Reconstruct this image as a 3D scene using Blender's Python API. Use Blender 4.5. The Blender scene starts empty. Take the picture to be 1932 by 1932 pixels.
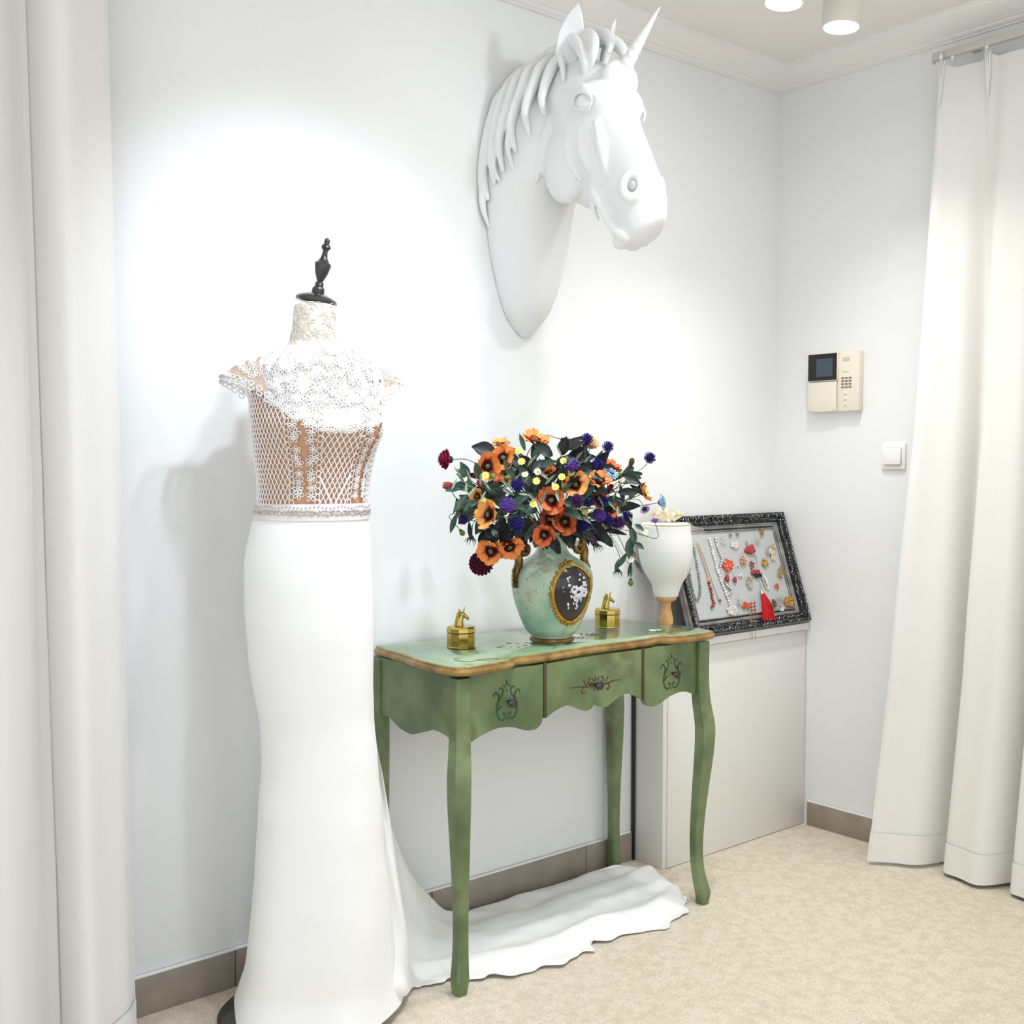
import bpy, bmesh, math, random
from mathutils import Vector, Matrix, Quaternion, noise
from math import sin, cos, pi, radians as R

# ---------------------------------------------------------------- camera, world, lights, exposure
sc = bpy.context.scene
C = sc.collection
CAM = Vector((-3.4225, -2.5798, 1.3))
YAW, PITCH, FPX, CPX = R(40), R(-2.5), 2155.0, 966.0
cd = bpy.data.cameras.new('camera'); cam = bpy.data.objects.new('camera', cd); C.objects.link(cam)
cd.sensor_width = 36; cd.lens = 36 * FPX / 1932; cd.clip_start = .05
cam.location = CAM; cam.rotation_euler = (pi / 2 + PITCH, 0, -YAW)
sc.camera = cam
FW = Vector((sin(YAW) * cos(PITCH), cos(YAW) * cos(PITCH), sin(PITCH)))
RT = Vector((cos(YAW), -sin(YAW), 0)); UP = RT.cross(FW)

w = bpy.data.worlds.new('world'); sc.world = w; w.use_nodes = True
w.node_tree.nodes['Background'].inputs[0].default_value = (.89, .945, 1.0, 1)
w.node_tree.nodes['Background'].inputs[1].default_value = .82

sc.view_settings.view_transform = 'Standard'; sc.view_settings.look = 'None'
sc.view_settings.gamma = 1; sc.view_settings.use_curve_mapping = False
sc.view_settings.exposure = .80
try:
    sc.cycles.use_denoising = True
    sc.cycles.max_bounces = 5; sc.cycles.diffuse_bounces = 3; sc.cycles.glossy_bounces = 3; sc.cycles.transmission_bounces = 2; sc.cycles.transparent_max_bounces = 6
    sc.cycles.use_adaptive_sampling = True; sc.cycles.adaptive_threshold = .06
except Exception: pass
# ceiling spots: (x, y, aim point, colour, watts, cone degrees); each becomes a spotlight lamp below
SPOTS = [
    ((-.545, -.625), (-.50, -.80, 0.0), (.99, .985, .97), 22, 108),
    ((-.815, -.625), (-1.0, -.70, 0.0), (.99, .985, .97), 20, 108),
    ((-2.06, -1.05), (-2.02, -.15, 1.46), (.77, .87, 1), 27, 70),
    ((-1.80, -1.05), (-1.94, -.15, 1.48), (.77, .87, 1), 20, 74),
    ((-1.16, -1.05), (-1.22, -.20, 1.75), (.89, .94, 1), 9, 130),
    ((-1.42, -.86), (-1.40, -.56, 0.0), (.92, .96, 1), 30, 66),  # unseen spotlight, added to light the table and floor
]

# ---------------------------------------------------------------- helpers
def ray(px, py): return FW + RT * ((px - CPX) / FPX) - UP * ((py - CPX) / FPX)
def aty(px, py, y): d = ray(px, py); return CAM + d * ((y - CAM.y) / d.y)
def atx(px, py, x): d = ray(px, py); return CAM + d * ((x - CAM.x) / d.x)
def atz(px, py, z): d = ray(px, py); return CAM + d * ((z - CAM.z) / d.z)
def atplane(px, py, P, n): d = ray(px, py); return CAM + d * ((P - CAM).dot(n) / d.dot(n))
def V(*a): return Vector(a if len(a) > 1 else a[0])
def lin(c):
    f = lambda v: (v / 255 / 12.92) if v / 255 <= .04045 else ((v / 255 + .055) / 1.055) ** 2.4
    return (f(c[0]), f(c[1]), f(c[2]), 1)
def interp(tab, x):
    if x <= tab[0][0]: return tab[0][1]
    for (a, b), (c, d) in zip(tab, tab[1:]):
        if x <= c:
            t = (x - a) / (c - a)
            return b + (d - b) * t
    return tab[-1][1]
def sinterp(tab, x):
    # monotone-ish catmull interpolation of a table
    n = len(tab)
    if x <= tab[0][0]: return tab[0][1]
    if x >= tab[-1][0]: return tab[-1][1]
    for i in range(n - 1):
        x0, y0 = tab[i]; x1, y1 = tab[i + 1]
        if x <= x1:
            t = (x - x0) / (x1 - x0)
            m0 = (y1 - tab[i - 1][1]) / (x1 - tab[i - 1][0]) if i > 0 else (y1 - y0) / (x1 - x0)
            m1 = (tab[i + 2][1] - y0) / (tab[i + 2][0] - x0) if i < n - 2 else (y1 - y0) / (x1 - x0)
            h = x1 - x0
            return (2*t**3 - 3*t*t + 1) * y0 + (t**3 - 2*t*t + t) * h * m0 + (-2*t**3 + 3*t*t) * y1 + (t**3 - t*t) * h * m1
def crom(pts, n=6, closed=False):
    P = [Vector(p) for p in pts]; out = []; m = len(P)
    rng = m if closed else m - 1
    for i in range(rng):
        if closed: a, b, c, d = P[(i-1) % m], P[i], P[(i+1) % m], P[(i+2) % m]
        else: a, b, c, d = P[max(i-1, 0)], P[i], P[i+1], P[min(i+2, m-1)]
        for k in range(n):
            t = k / n
            out.append(.5 * ((2*b) + (c-a)*t + (2*a-5*b+4*c-d)*t*t + (3*b-a-3*c+d)*t**3))
    if not closed: out.append(P[-1])
    return out

class MB:
    def __init__(s): s.v = []; s.f = []
    def add(s, vs, fs):
        o = len(s.v); s.v += [Vector(v) for v in vs]; s.f += [tuple(i + o for i in f) for f in fs]; return s
    def box(s, c, sz, bev=0, rot=None):
        bm = bmesh.new(); bmesh.ops.create_cube(bm, size=1)
        for v in bm.verts: v.co = Vector((v.co.x * sz[0], v.co.y * sz[1], v.co.z * sz[2]))
        if bev: bmesh.ops.bevel(bm, geom=bm.edges[:], offset=bev, segments=2, profile=.5, affect='EDGES')
        bm.verts.index_update()
        c = Vector(c)
        s.add([(rot @ v.co if rot else v.co) + c for v in bm.verts], [[v.index for v in f.verts] for f in bm.faces]); bm.free(); return s
    def loft(s, rings, caps=True, closed=True):
        n = len(rings[0]); vs = [p for r in rings for p in r]; fs = []
        for i in range(len(rings) - 1):
            for j in range(n if closed else n - 1):
                k = (j + 1) % n
                fs.append((i*n+j, i*n+k, (i+1)*n+k, (i+1)*n+j))
        if caps and closed:
            fs.append(tuple(range(n))[::-1]); fs.append(tuple((len(rings)-1)*n + j for j in range(n)))
        return s.add(vs, fs)
    def grid(s, fn, nu, nv, closeu=False):
        vs = [fn(i / nu, j / nv) for j in range(nv + 1) for i in range(nu + (0 if closeu else 1))]
        w_ = nu if closeu else nu + 1; fs = []
        for j in range(nv):
            for i in range(nu):
                k = (i + 1) % w_ if closeu else i + 1
                fs.append((j*w_+i, j*w_+k, (j+1)*w_+k, (j+1)*w_+i))
        return s.add(vs, fs)
    def tube(s, path, r, seg=6, caps=True, flat=1.0, closed=False):
        P = [Vector(p) for p in path]; n = len(P); rings = []
        if n < 2: return s
        T = []
        for i in range(n):
            if closed: t = P[(i+1) % n] - P[i-1]
            else: t = P[min(i+1, n-1)] - P[max(i-1, 0)]
            T.append(t.normalized() if t.length > 1e-9 else Vector((0, 0, 1)))
        a = Vector((0, 0, 1)) if abs(T[0].z) < .9 else Vector((1, 0, 0))
        N = (a - T[0] * a.dot(T[0])).normalized()
        for i in range(n):
            N = (N - T[i] * N.dot(T[i]))
            N = N.normalized() if N.length > 1e-6 else T[i].orthogonal().normalized()
            B = T[i].cross(N)
            rr = r(i / (n - 1)) if callable(r) else (r[i] if isinstance(r, (list, tuple)) else r)
            rings.append([P[i] + N * (rr * cos(2*pi*k/seg)) + B * (rr * flat * sin(2*pi*k/seg)) for k in range(seg)])
        if closed: rings.append(rings[0]); return s.loft(rings, caps=False)
        return s.loft(rings, caps=caps)
    def lathe(s, prof, seg=32, o=(0, 0, 0), M=None, caps=True):
        o = Vector(o)
        rings = [[(M @ Vector((r*cos(2*pi*k/seg), r*sin(2*pi*k/seg), z)) if M else Vector((r*cos(2*pi*k/seg), r*sin(2*pi*k/seg), z))) + o for k in range(seg)] for r, z in prof]
        return s.loft(rings, caps=caps)
    def ell(s, c, rad, seg=16, rin=10, M=None):
        c = Vector(c); rings = []
        for i in range(rin + 1):
            a = -pi/2 + pi * (i + .0) / rin; rr = max(cos(a), .02)
            ring = []
            for k in range(seg):
                p = Vector((rad[0]*rr*cos(2*pi*k/seg), rad[1]*rr*sin(2*pi*k/seg), rad[2]*sin(a)))
                ring.append((M @ p if M else p) + c)
            rings.append(ring)
        return s.loft(rings)
    def torus(s, c, R_, r_, n=20, m=6, M=None, sx=1, sy=1):
        c = Vector(c)
        pts = [Vector((R_*sx*cos(2*pi*k/n), R_*sy*sin(2*pi*k/n), 0)) for k in range(n)]
        if M: pts = [M @ p for p in pts]
        return s.tube([p + c for p in pts], r_, m, closed=True)
    def mesh(s, name, ang=40, smooth=True, shift=None):
        me = bpy.data.meshes.new(name)
        vs = [v - shift for v in s.v] if shift is not None else s.v
        me.from_pydata([tuple(v) for v in vs], [], s.f); me.update()
        bm = bmesh.new(); bm.from_mesh(me); bmesh.ops.recalc_face_normals(bm, faces=bm.faces[:]); bm.to_mesh(me); bm.free()
        if smooth:
            me.polygons.foreach_set('use_smooth', [True] * len(me.polygons))
            if ang: me.set_sharp_from_angle(angle=R(ang))
        return me
    def build(s, name, m, parent=None, ang=40, smooth=True, world=True):
        """vertices are in world space; the object sits at its parent's frame"""
        if parent is not None and world:
            inv = parent.matrix_basis.inverted()
            if parent.parent is not None: inv = (parent.parent.matrix_basis @ parent.matrix_basis).inverted()
            s.v = [inv @ v for v in s.v]; sh = None
        elif parent is None and world:
            n = max(1, len(s.v)); lo = Vector((sum(v.x for v in s.v)/n, sum(v.y for v in s.v)/n, min(v.z for v in s.v))); sh = lo
        else: sh = None
        me = s.mesh(name, ang, smooth, sh)
        me.materials.append(m)
        o = bpy.data.objects.new(name, me); C.objects.link(o)
        if parent is not None: o.parent = parent
        elif sh is not None: o.location = sh
        return o

def link(name, me, parent=None, M=None):
    o = bpy.data.objects.new(name, me); C.objects.link(o)
    if parent is not None: o.parent = parent
    if M is not None: o.matrix_basis = M
    return o
def tag(o, label=None, cat=None, group=None, kind=None):
    if label: o['label'] = label
    if cat: o['category'] = cat
    if group: o['group'] = group
    if kind: o['kind'] = kind
    return o
def thing(name, label, cat, loc=(0, 0, 0), rot=None, group=None):
    o = bpy.data.objects.new(name, None); C.objects.link(o); o.empty_display_size = .05
    M = Matrix.Translation(Vector(loc))
    if rot is not None: M = M @ rot.to_4x4()
    o.matrix_basis = M
    return tag(o, label, cat, group)
def struct(name, mb, m, parent=None, **k):
    o = mb.build(name, m, parent, **k)
    if parent is None: o['kind'] = 'structure'
    return o
def basis(z, x=None):
    z = Vector(z).normalized()
    x = Vector(x) if x is not None else (Vector((0, 0, 1)).cross(z) if abs(z.z) < .95 else Vector((1, 0, 0)))
    x = (x - z * x.dot(z)).normalized(); y = z.cross(x)
    return Matrix((x, y, z)).transposed()

# ---------------------------------------------------------------- materials
MATS = {}
def mat(name, col, rough=.5, metal=0, var=None, vscale=8, vdet=3, vlo=.35, vhi=.65, bump=0, bscale=200, spec=.5, coat=0, sheen=0, trans=0, alpha=1, emit=None, estr=0, sss=0, stretch=None, third=None, speck=None):
    if name in MATS: return MATS[name]
    m = bpy.data.materials.new(name); m.use_nodes = True
    nt = m.node_tree; b = nt.nodes['Principled BSDF']
    b.inputs['Base Color'].default_value = lin(col); b.inputs['Roughness'].default_value = rough
    b.inputs['Metallic'].default_value = metal; b.inputs['Specular IOR Level'].default_value = spec
    if coat: b.inputs['Coat Weight'].default_value = coat; b.inputs['Coat Roughness'].default_value = .12
    if sheen: b.inputs['Sheen Weight'].default_value = sheen
    if trans: b.inputs['Transmission Weight'].default_value = trans
    if alpha < 1: b.inputs['Alpha'].default_value = alpha
    if sss: b.inputs['Subsurface Weight'].default_value = sss; b.inputs['Subsurface Radius'].default_value = (.01, .01, .01)
    if emit: b.inputs['Emission Color'].default_value = lin(emit); b.inputs['Emission Strength'].default_value = estr
    tc = nt.nodes.new('ShaderNodeTexCoord'); src = tc.outputs['Object']
    if stretch:
        mp = nt.nodes.new('ShaderNodeMapping'); mp.inputs['Scale'].default_value = stretch
        nt.links.new(src, mp.inputs['Vector']); src = mp.outputs['Vector']
    if var:
        n = nt.nodes.new('ShaderNodeTexNoise'); n.inputs['Scale'].default_value = vscale; n.inputs['Detail'].default_value = vdet
        r = nt.nodes.new('ShaderNodeValToRGB'); nt.links.new(src, n.inputs['Vector']); nt.links.new(n.outputs['Fac'], r.inputs['Fac'])
        r.color_ramp.elements[0].color = lin(col); r.color_ramp.elements[0].position = vlo
        r.color_ramp.elements[1].color = lin(var); r.color_ramp.elements[1].position = vhi
        if third:
            e = r.color_ramp.elements.new(min(.98, vhi + .12)); e.color = lin(third)
        nt.links.new(r.outputs['Color'], b.inputs['Base Color'])
    if speck:
        sc_, scl, lo_, hi_ = speck
        n3 = nt.nodes.new('ShaderNodeTexNoise'); n3.inputs['Scale'].default_value = scl; n3.inputs['Detail'].default_value = 6; n3.inputs['Roughness'].default_value = .65
        r3 = nt.nodes.new('ShaderNodeValToRGB'); r3.color_ramp.elements[0].position = lo_; r3.color_ramp.elements[1].position = hi_
        mx = nt.nodes.new('ShaderNodeMix'); mx.data_type = 'RGBA'
        nt.links.new(src, n3.inputs['Vector']); nt.links.new(n3.outputs['Fac'], r3.inputs['Fac']); nt.links.new(r3.outputs['Color'], mx.inputs['Factor'])
        prev = b.inputs['Base Color'].links
        if prev: nt.links.new(prev[0].from_socket, mx.inputs['A'])
        else: mx.inputs['A'].default_value = lin(col)
        mx.inputs['B'].default_value = lin(sc_)
        nt.links.new(mx.outputs['Result'], b.inputs['Base Color'])
    if bump:
        n2 = nt.nodes.new('ShaderNodeTexNoise'); n2.inputs['Scale'].default_value = bscale; n2.inputs['Detail'].default_value = 4
        bp = nt.nodes.new('ShaderNodeBump'); bp.inputs['Strength'].default_value = bump; bp.inputs['Distance'].default_value = .004
        nt.links.new(src, n2.inputs['Vector']); nt.links.new(n2.outputs['Fac'], bp.inputs['Height']); nt.links.new(bp.outputs['Normal'], b.inputs['Normal'])
    MATS[name] = m; return m

wall_m = mat('wall_paint', (240, 240, 239), .85, var=(243, 243, 242), vscale=2, bump=.03, bscale=300)
ceil_m = mat('ceiling_paint', (246, 242, 236), .9)
corn_m = mat('cornice_paint', (245, 241, 236), .8)
carpet_m = mat('carpet_pile', (224, 209, 186), .98, var=(240, 228, 208), vscale=38, vdet=7, vlo=.34, vhi=.60, speck=((206, 188, 160), 150, .50, .66), bump=.8, bscale=380, sheen=.3, spec=.1)
tile_m = mat('baseboard_tile', (150, 139, 127), .45, var=(162, 151, 138), vscale=12)
caulk_m = mat('caulk', (245, 245, 243), .7)
# ---------------------------------------------------------------- the room
CEIL = 2.69
struct('floor', MB().box((-2.3, -2.0, -.02), (4.8, 4.2, .04)), carpet_m)
struct('wall_back', MB().box((-2.3, .05, CEIL/2), (4.8, .1, CEIL)), wall_m)
struct('wall_right', MB().box((.05, -2.0, CEIL/2), (.1, 4.2, CEIL)), wall_m)
struct('ceiling', MB().box((-2.3, -2.0, CEIL + .03), (4.8, 4.2, .06)), ceil_m)
# plaster cornice: stepped profile (out from wall, down from ceiling)
cprof = [(.100, 0), (.100, .008), (.094, .012), (.094, .018), (.086, .022), (.080, .026), (.060, .036), (.040, .046), (.030, .052), (.026, .052), (.026, .058), (.020, .062), (.012, .064), (.012, .068), (0, .068)]
def cornice(name, axis):
    rings = []
    for o, d in cprof + [(0, 0)]:
        if axis == 'x': rings.append([V(-4.7, -o, CEIL - d), V(-o, -o, CEIL - d)])
        else: rings.append([V(-o, -4.1, CEIL - d), V(-o, -o, CEIL - d)])
    mb = MB(); n = len(rings)
    for i in range(n - 1): mb.add([rings[i][0], rings[i][1], rings[i+1][1], rings[i+1][0]], [(0, 1, 2, 3)])
    return struct(name, mb, corn_m, ang=20)
cornice('trim_1', 'x'); cornice('trim_2', 'y')
# tiled baseboards, one object per tile
bb = bpy.data.objects.new('baseboard_back', None); C.objects.link(bb); bb['kind'] = 'structure'
for x0, x1 in ((-3.36, -2.762), (-2.76, -2.162), (-2.16, -1.562), (-1.56, -.962), (-.96, -.756)):
    MB().box(((x0+x1)/2, -.006, .046), (x1-x0-.001, .012, .092), .0012).build('tile', tile_m, bb)
MB().box((-2.06, -.007, .0945), (2.6, .009, .006), .002).build('caulk_line', caulk_m, bb)
bbr = bpy.data.objects.new('baseboard_right', None); C.objects.link(bbr); bbr['kind'] = 'structure'
for y0, y1 in ((-.758, -.160), (-1.36, -.760), (-1.96, -1.362)):
    MB().box((-.006, (y0+y1)/2, .042), (.012, y1-y0-.001, .084), .0012).build('tile', tile_m, bbr)
MB().box((-.007, -1.06, .0865), (.009, 1.8, .006), .002).build('caulk_line', caulk_m, bbr)

# ---------------------------------------------------------------- ceiling spotlights
can_m = mat('lamp_white_metal', (232, 226, 214), .45)
lens_m = mat('lamp_lens', (255, 255, 255), .4, emit=(255, 252, 250), estr=14)
def spotlight(i, xy, aim, col, watts, cone):
    x, y = xy
    labs = ['white cylinder ceiling spotlight nearest the right wall cornice', 'white cylinder ceiling spotlight left of its twin, cut by the picture top',
            'white ceiling spotlight straight in front of the wedding dress', 'white ceiling spotlight to the right in front of the dress',
            'white ceiling spotlight in front of the unicorn head', 'unseen ceiling spotlight added to light the green console table']
    t = thing('spotlight', labs[i], 'lamp', (x, y, CEIL - .14), group='ceiling spotlights')
    ax = (Vector((x, y, CEIL - .03)) - Vector(aim)).normalized()
    ax = (Vector((0, 0, 1)) * 1.0 + ax * .35 + (Vector((.10, -.06, 0)) if i < 2 else Vector((0, 0, 0)))).normalized()
    M = basis(ax); o = Vector((x, y, CEIL - .14))
    MB().lathe([(.046, .008), (.050, 0), (.054, 0), (.056, .003), (.056, .118), (.052, .124), (.02, .126)], 40, o, M).build('can', can_m, t)
    MB().lathe([(.001, .0065), (.030, .006), (.047, .004)], 32, o, M, caps=False).build('lens', lens_m, t)
    MB().lathe([(.014, .12), (.014, .15)], 12, o, M).build('swivel', can_m, t)
    MB().lathe([(.04, CEIL - .012), (.045, CEIL - .010), (.045, CEIL - .001)], 28, (x + ax.x*.14, y + ax.y*.14, 0)).build('ceiling_plate', can_m, t)
    ld = bpy.data.lights.new('spot_light', 'SPOT'); ld.energy = watts; ld.color = col; ld.spot_size = R(cone); ld.spot_blend = 1.0; ld.shadow_soft_size = .045
    lo = bpy.data.objects.new('spot_light', ld); C.objects.link(lo); lo.parent = t
    d = Vector(aim) - o
    lo.matrix_basis = (basis(-d.normalized())).to_4x4()
    lo.location = -ax * .012
for i, s_ in enumerate(SPOTS): spotlight(i, *s_)

# ---------------------------------------------------------------- curtains
cur_r = mat('curtain_cream_cloth', (238, 236, 230), .9, sheen=.2, spec=.2, bump=.05, bscale=900)
cur_l = mat('curtain_white_cloth', (232, 229, 224), .9, sheen=.2, spec=.2, bump=.05, bscale=900)
def thick(mb_fn, nu, nv, th, nrm):
    """a cloth sheet with a little thickness"""
    mb = MB(); mb.grid(mb_fn, nu, nv); off = Vector(nrm) * th
    mb.grid(lambda u, v: mb_fn(u, v) + off, nu, nv); return mb
# right: hangs from the wall track along the right wall
def rc(u, v):
    z = 2.535 + (.012 - 2.535) * v
    y0 = interp([(0, -.660), (.15, -.655), (.45, -.645), (.75, -.605), (1, -.545)], v)
    y1 = -2.15
    uu = u
    y = y0 + (y1 - y0) * uu
    a = .006 + .050 * min(1, v * 1.6) ** .8
    ph = uu * 2 * pi * 7.0
    fold = sin(ph + .6) + .35 * sin(2.1 * ph + 1.3 + v) + .25 * sin(.53 * ph + 2)
    pinch = sum(math.exp(-((uu - c) / .012) ** 2) for c in (.012, .105, .225, .345, .46, .58, .70, .82, .94))
    x = -.052 - .035 * min(1, v * 1.4) - a * fold - .018 * pinch * max(0, 1 - v * 4)
    x -= .05 * math.exp(-(uu / .035) ** 2) * v * v
    y += .02 * cos(ph + .3) * min(1, v * 1.5)
    x = min(x, -.012)
    sag = .012 * (1 - pinch) * max(0, 1 - v * 12)
    return V(x, y, z - sag)
rt_ = thing('curtain', 'cream floor length curtain hanging on the right wall', 'curtain', (-.07, -1.3, 0))
thick(rc, 220, 60, .003, (.6, .2, 0)).build('curtain_cloth', cur_r, rt_, ang=0)
hm = MB()
def hem_r(u, v):
    p = rc(u, .962 + .038 * v); return p + V(-.0035, 0, 0)
hm.grid(hem_r, 220, 3); hm.build('hem', cur_r, rt_, ang=0)
for c in (.012, .105, .225, .345, .46, .58):
    pl = MB()
    for k in (-1, 0, 1):
        p = rc(c, 0); q = rc(c, .055)
        pl.tube([p + V(-.004, k * .007, .006), p.lerp(q, .5) + V(-.006, k * .003, 0), q + V(-.006, 0, 0)], [.003, .004, .001], 5)
    pl.build('pinch_pleat', cur_r, rt_)
trk = thing('curtain_track', 'slim white curtain track under the cornice on the right wall', 'curtain track', (-.07, -1.4, 2.55))
rail_m = mat('track_metal', (206, 202, 192), .45)
MB().box((-.07, -1.42, 2.566), (.022, 1.56, .024), .003).build('rail', rail_m, trk)
MB().box((-.07, -.637, 2.564), (.026, .010, .030), .002).build('end_cap', mat('plastic_white', (236, 233, 226), .5), trk)
for k in range(3): MB().box((-.035, -.75 - k*.55, 2.574), (.07, .03, .006)).build('bracket', rail_m, trk)
for c in (.012, .030, .105, .225, .345, .46, .58):
    p = rc(c, 0); g = MB(); g.ell((p.x - .012, p.y, 2.556), (.006, .007, .011), 10, 6); g.tube([(p.x - .012, p.y, 2.548), (p.x - .014, p.y, 2.538), (p.x - .006, p.y + .004, 2.536)], .002, 5)
    g.build('glider', mat('plastic_white', (236, 233, 226), .5), trk)
# left: fitting-room curtain close to the camera side of the back wall
def lc(u, v):
    z = 2.66 + (.004 - 2.66) * v
    xe = -2.502 + .026 * v
    x = xe - 1.15 * u
    ph = u * 2 * pi * 6.2
    a = .066 + .012 * v
    fo = cos(ph * 1.0 + .2) + .3 * cos(2.3 * ph + 1.7)
    y = -.085 - a * (1 - fo * .6) * (1 - math.exp(-(u / .03) ** 1.5)) - .02
    x += .028 * sin(ph + .6 + .5 * v)
    y -= .05 * u * v
    wr = .004 * noise.noise(V(u * 14, v * 9, 2)) * (v > .5)
    return V(x, y + wr, z)
lt_ = thing('curtain', 'white floor length curtain at the left, beside the wedding dress', 'curtain', (-2.9, -.12, 0))
thick(lc, 220, 60, .003, (.1, .8, 0)).build('curtain_cloth', cur_l, lt_, ang=0)
hm = MB(); hm.grid(lambda u, v: lc(u, .965 + .035 * v) + V(0, -.004, 0), 220, 3); hm.build('hem', cur_l, lt_, ang=0)
rod = MB().tube([(-3.65, -.11, 2.668), (-2.44, -.11, 2.668)], .010, 10)
tag(rod.build('curtain_rail', rail_m), 'thin rail above the left white curtain under the ceiling', 'curtain rail')

# ---------------------------------------------------------------- intercom and switch on the right wall
ivory = mat('ivory_plastic', (238, 229, 212), .4); blackp = mat('black_gloss', (14, 13, 14), .12); scr_m = mat('dark_screen', (58, 74, 88), .25)
keym = mat('grey_key', (128, 118, 98), .5); greyp = mat('pale_grey_print', (206, 199, 186), .5)
it = thing('intercom', 'ivory wall intercom with small dark screen and keypad', 'intercom', (0, -.257, 1.575))
def wb(yc, zc, w_, h_, x0, x1, bev=.002): return MB().box((-(x0+x1)/2, yc, zc), (x1-x0, w_, h_), bev)
wb(-.258, 1.577, .206, .206, 0, .028, .005).build('body', ivory, it)
wb(-.222, 1.625+.004, .122, .098, .026, .038, .003).build('screen_bezel', ivory, it)
sb = wb(-.222, 1.629, .116, .092, .034, .0395, .0012).build('screen_frame', blackp, it)
wb(-.231, 1.627, .066, .062, .038, .0402, .0008).build('screen', scr_m, sb)
cv = MB()
def cover(u, v):
    y = -.161 - .116 * u; z = 1.577 - .096 * v - (.006 * (1 - (2*u-1)**2) if v > .95 else 0)
    x = -.030 - .009 * (1 - (2*u - 1)**4 * .5) * (1 - .6 * v**6)
    return V(x, y, z)
cv.grid(cover, 14, 12); cv.add([cover(i/14, 1) for i in range(15)] + [V(-.027, cover(i/14, 1).y, cover(i/14, 1).z + .001) for i in range(15)], [(i, i+1, 16+i, 15+i) for i in range(14)])
cv.build('handset_cover', ivory, it)
for r_ in range(4):
    for c_ in range(3): wb(-.298 - .0145*c_, 1.588 - .0105*r_, .0100, .0052, .027, .0305, .001).build('key', keym, it)
wb(-.311, 1.652, .028, .014, .027, .0288, .001).build('name_window', greyp, it)
wb(-.309, 1.609, .027, .005, .027, .0286, .001).build('indicator_bar', greyp, it)
for k in range(3):
    MB().lathe([(.0065, 0), (.0065, .003), (.005, .004)], 14, (-.027, -.309, 1.534 - k*.0185), basis((-1, 0, 0))).build('call_button', ivory, it)
    MB().lathe([(.0016, .0038), (.0014, .0046)], 8, (-.027, -.309, 1.534 - k*.0185), basis((-1, 0, 0))).build('button_mark', keym, it)
sw = thing('light_switch', 'white square light switch beside the cream curtain', 'switch', (0, -.482, 1.319))
white_p = mat('white_plastic', (244, 243, 240), .35)
wb(-.482, 1.319, .088, .086, 0, .009, .003).build('plate', white_p, sw)
wb(-.482, 1.319, .064, .060, .008, .0095, .0008).build('rocker_gap', mat('switch_gap', (196, 195, 194), .6), sw)
MB().box((-.0125, -.482, 1.3195), (.006, .062, .056), .0015, Matrix.Rotation(R(3), 3, 'Y')).build('rocker', white_p, sw)

# ---------------------------------------------------------------- low white cabinet
cab_m = mat('cabinet_white', (238, 236, 230), .5)
cab = thing('low_cabinet', 'shallow white cabinet against the back wall in the corner', 'cabinet', (-.375, -.07, 0))
MB().box((-.375, -.0685, .351), (.742, .135, .702), .001).build('body', cab_m, cab)
MB().box((-.366, -.1385, .351), (.724, .006, .698), .0012).build('front_panel', cab_m, cab)
MB().box((-.3755, -.079, .716), (.747, .152, .024), .002).build('top_board', cab_m, cab)
MB().box((-.7505, -.012, .350), (.006, .012, .70), 0).build('gap_shadow', mat('painted_gap_shadow', (46, 44, 46), .7), cab)  # dark strip standing in for the shadow between wall and cabinet
# ---------------------------------------------------------------- green console table
green = mat('green_antique_paint', (82, 102, 64), .38, var=(122, 140, 94), vscale=7, vdet=6, vlo=.34, vhi=.62, third=(108, 106, 64), speck=((92, 92, 54), 9, .54, .74), bump=.04, bscale=60, coat=.25)
green_top = mat('green_tabletop_lacquer', (106, 136, 100), .16, var=(150, 172, 134), vscale=4, vdet=5, vlo=.3, vhi=.7, coat=.8)
gold_e = mat('antique_gold_edge', (126, 96, 44), .38, var=(166, 134, 74), vscale=30, metal=.25, coat=.3)
dark_gr = mat('dark_green_paint', (40, 72, 34), .5); brown_p = mat('brown_paint', (86, 58, 34), .5); groove_m = mat('dark_brown_groove', (54, 46, 22), .6)
div_m = mat('dull_brass_strip', (88, 72, 34), .45, metal=.3)
leaf_gold = mat('faded_gold_paint', (156, 134, 72), .5)
TX, TZ = -1.305, .808
tb = thing('console_table', 'green painted console table with gold edged serpentine top and three drawers', 'table', (TX, -.21, 0))
half = [(0, -.386), (.10, -.392), (.18, -.396), (.225, -.396), (.250, -.388), (.272, -.394), (.295, -.412), (.34, -.424), (.41, -.428), (.455, -.424), (.474, -.410), (.482, -.385), (.486, -.34), (.483, -.27), (.474, -.22), (.463, -.16), (.458, -.10), (.452, -.05), (.444, -.014)]
out = [V(TX - x, y, 0) for x, y in half[::-1]] + [V(TX + x, y, 0) for x, y in half[1:]]
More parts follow.
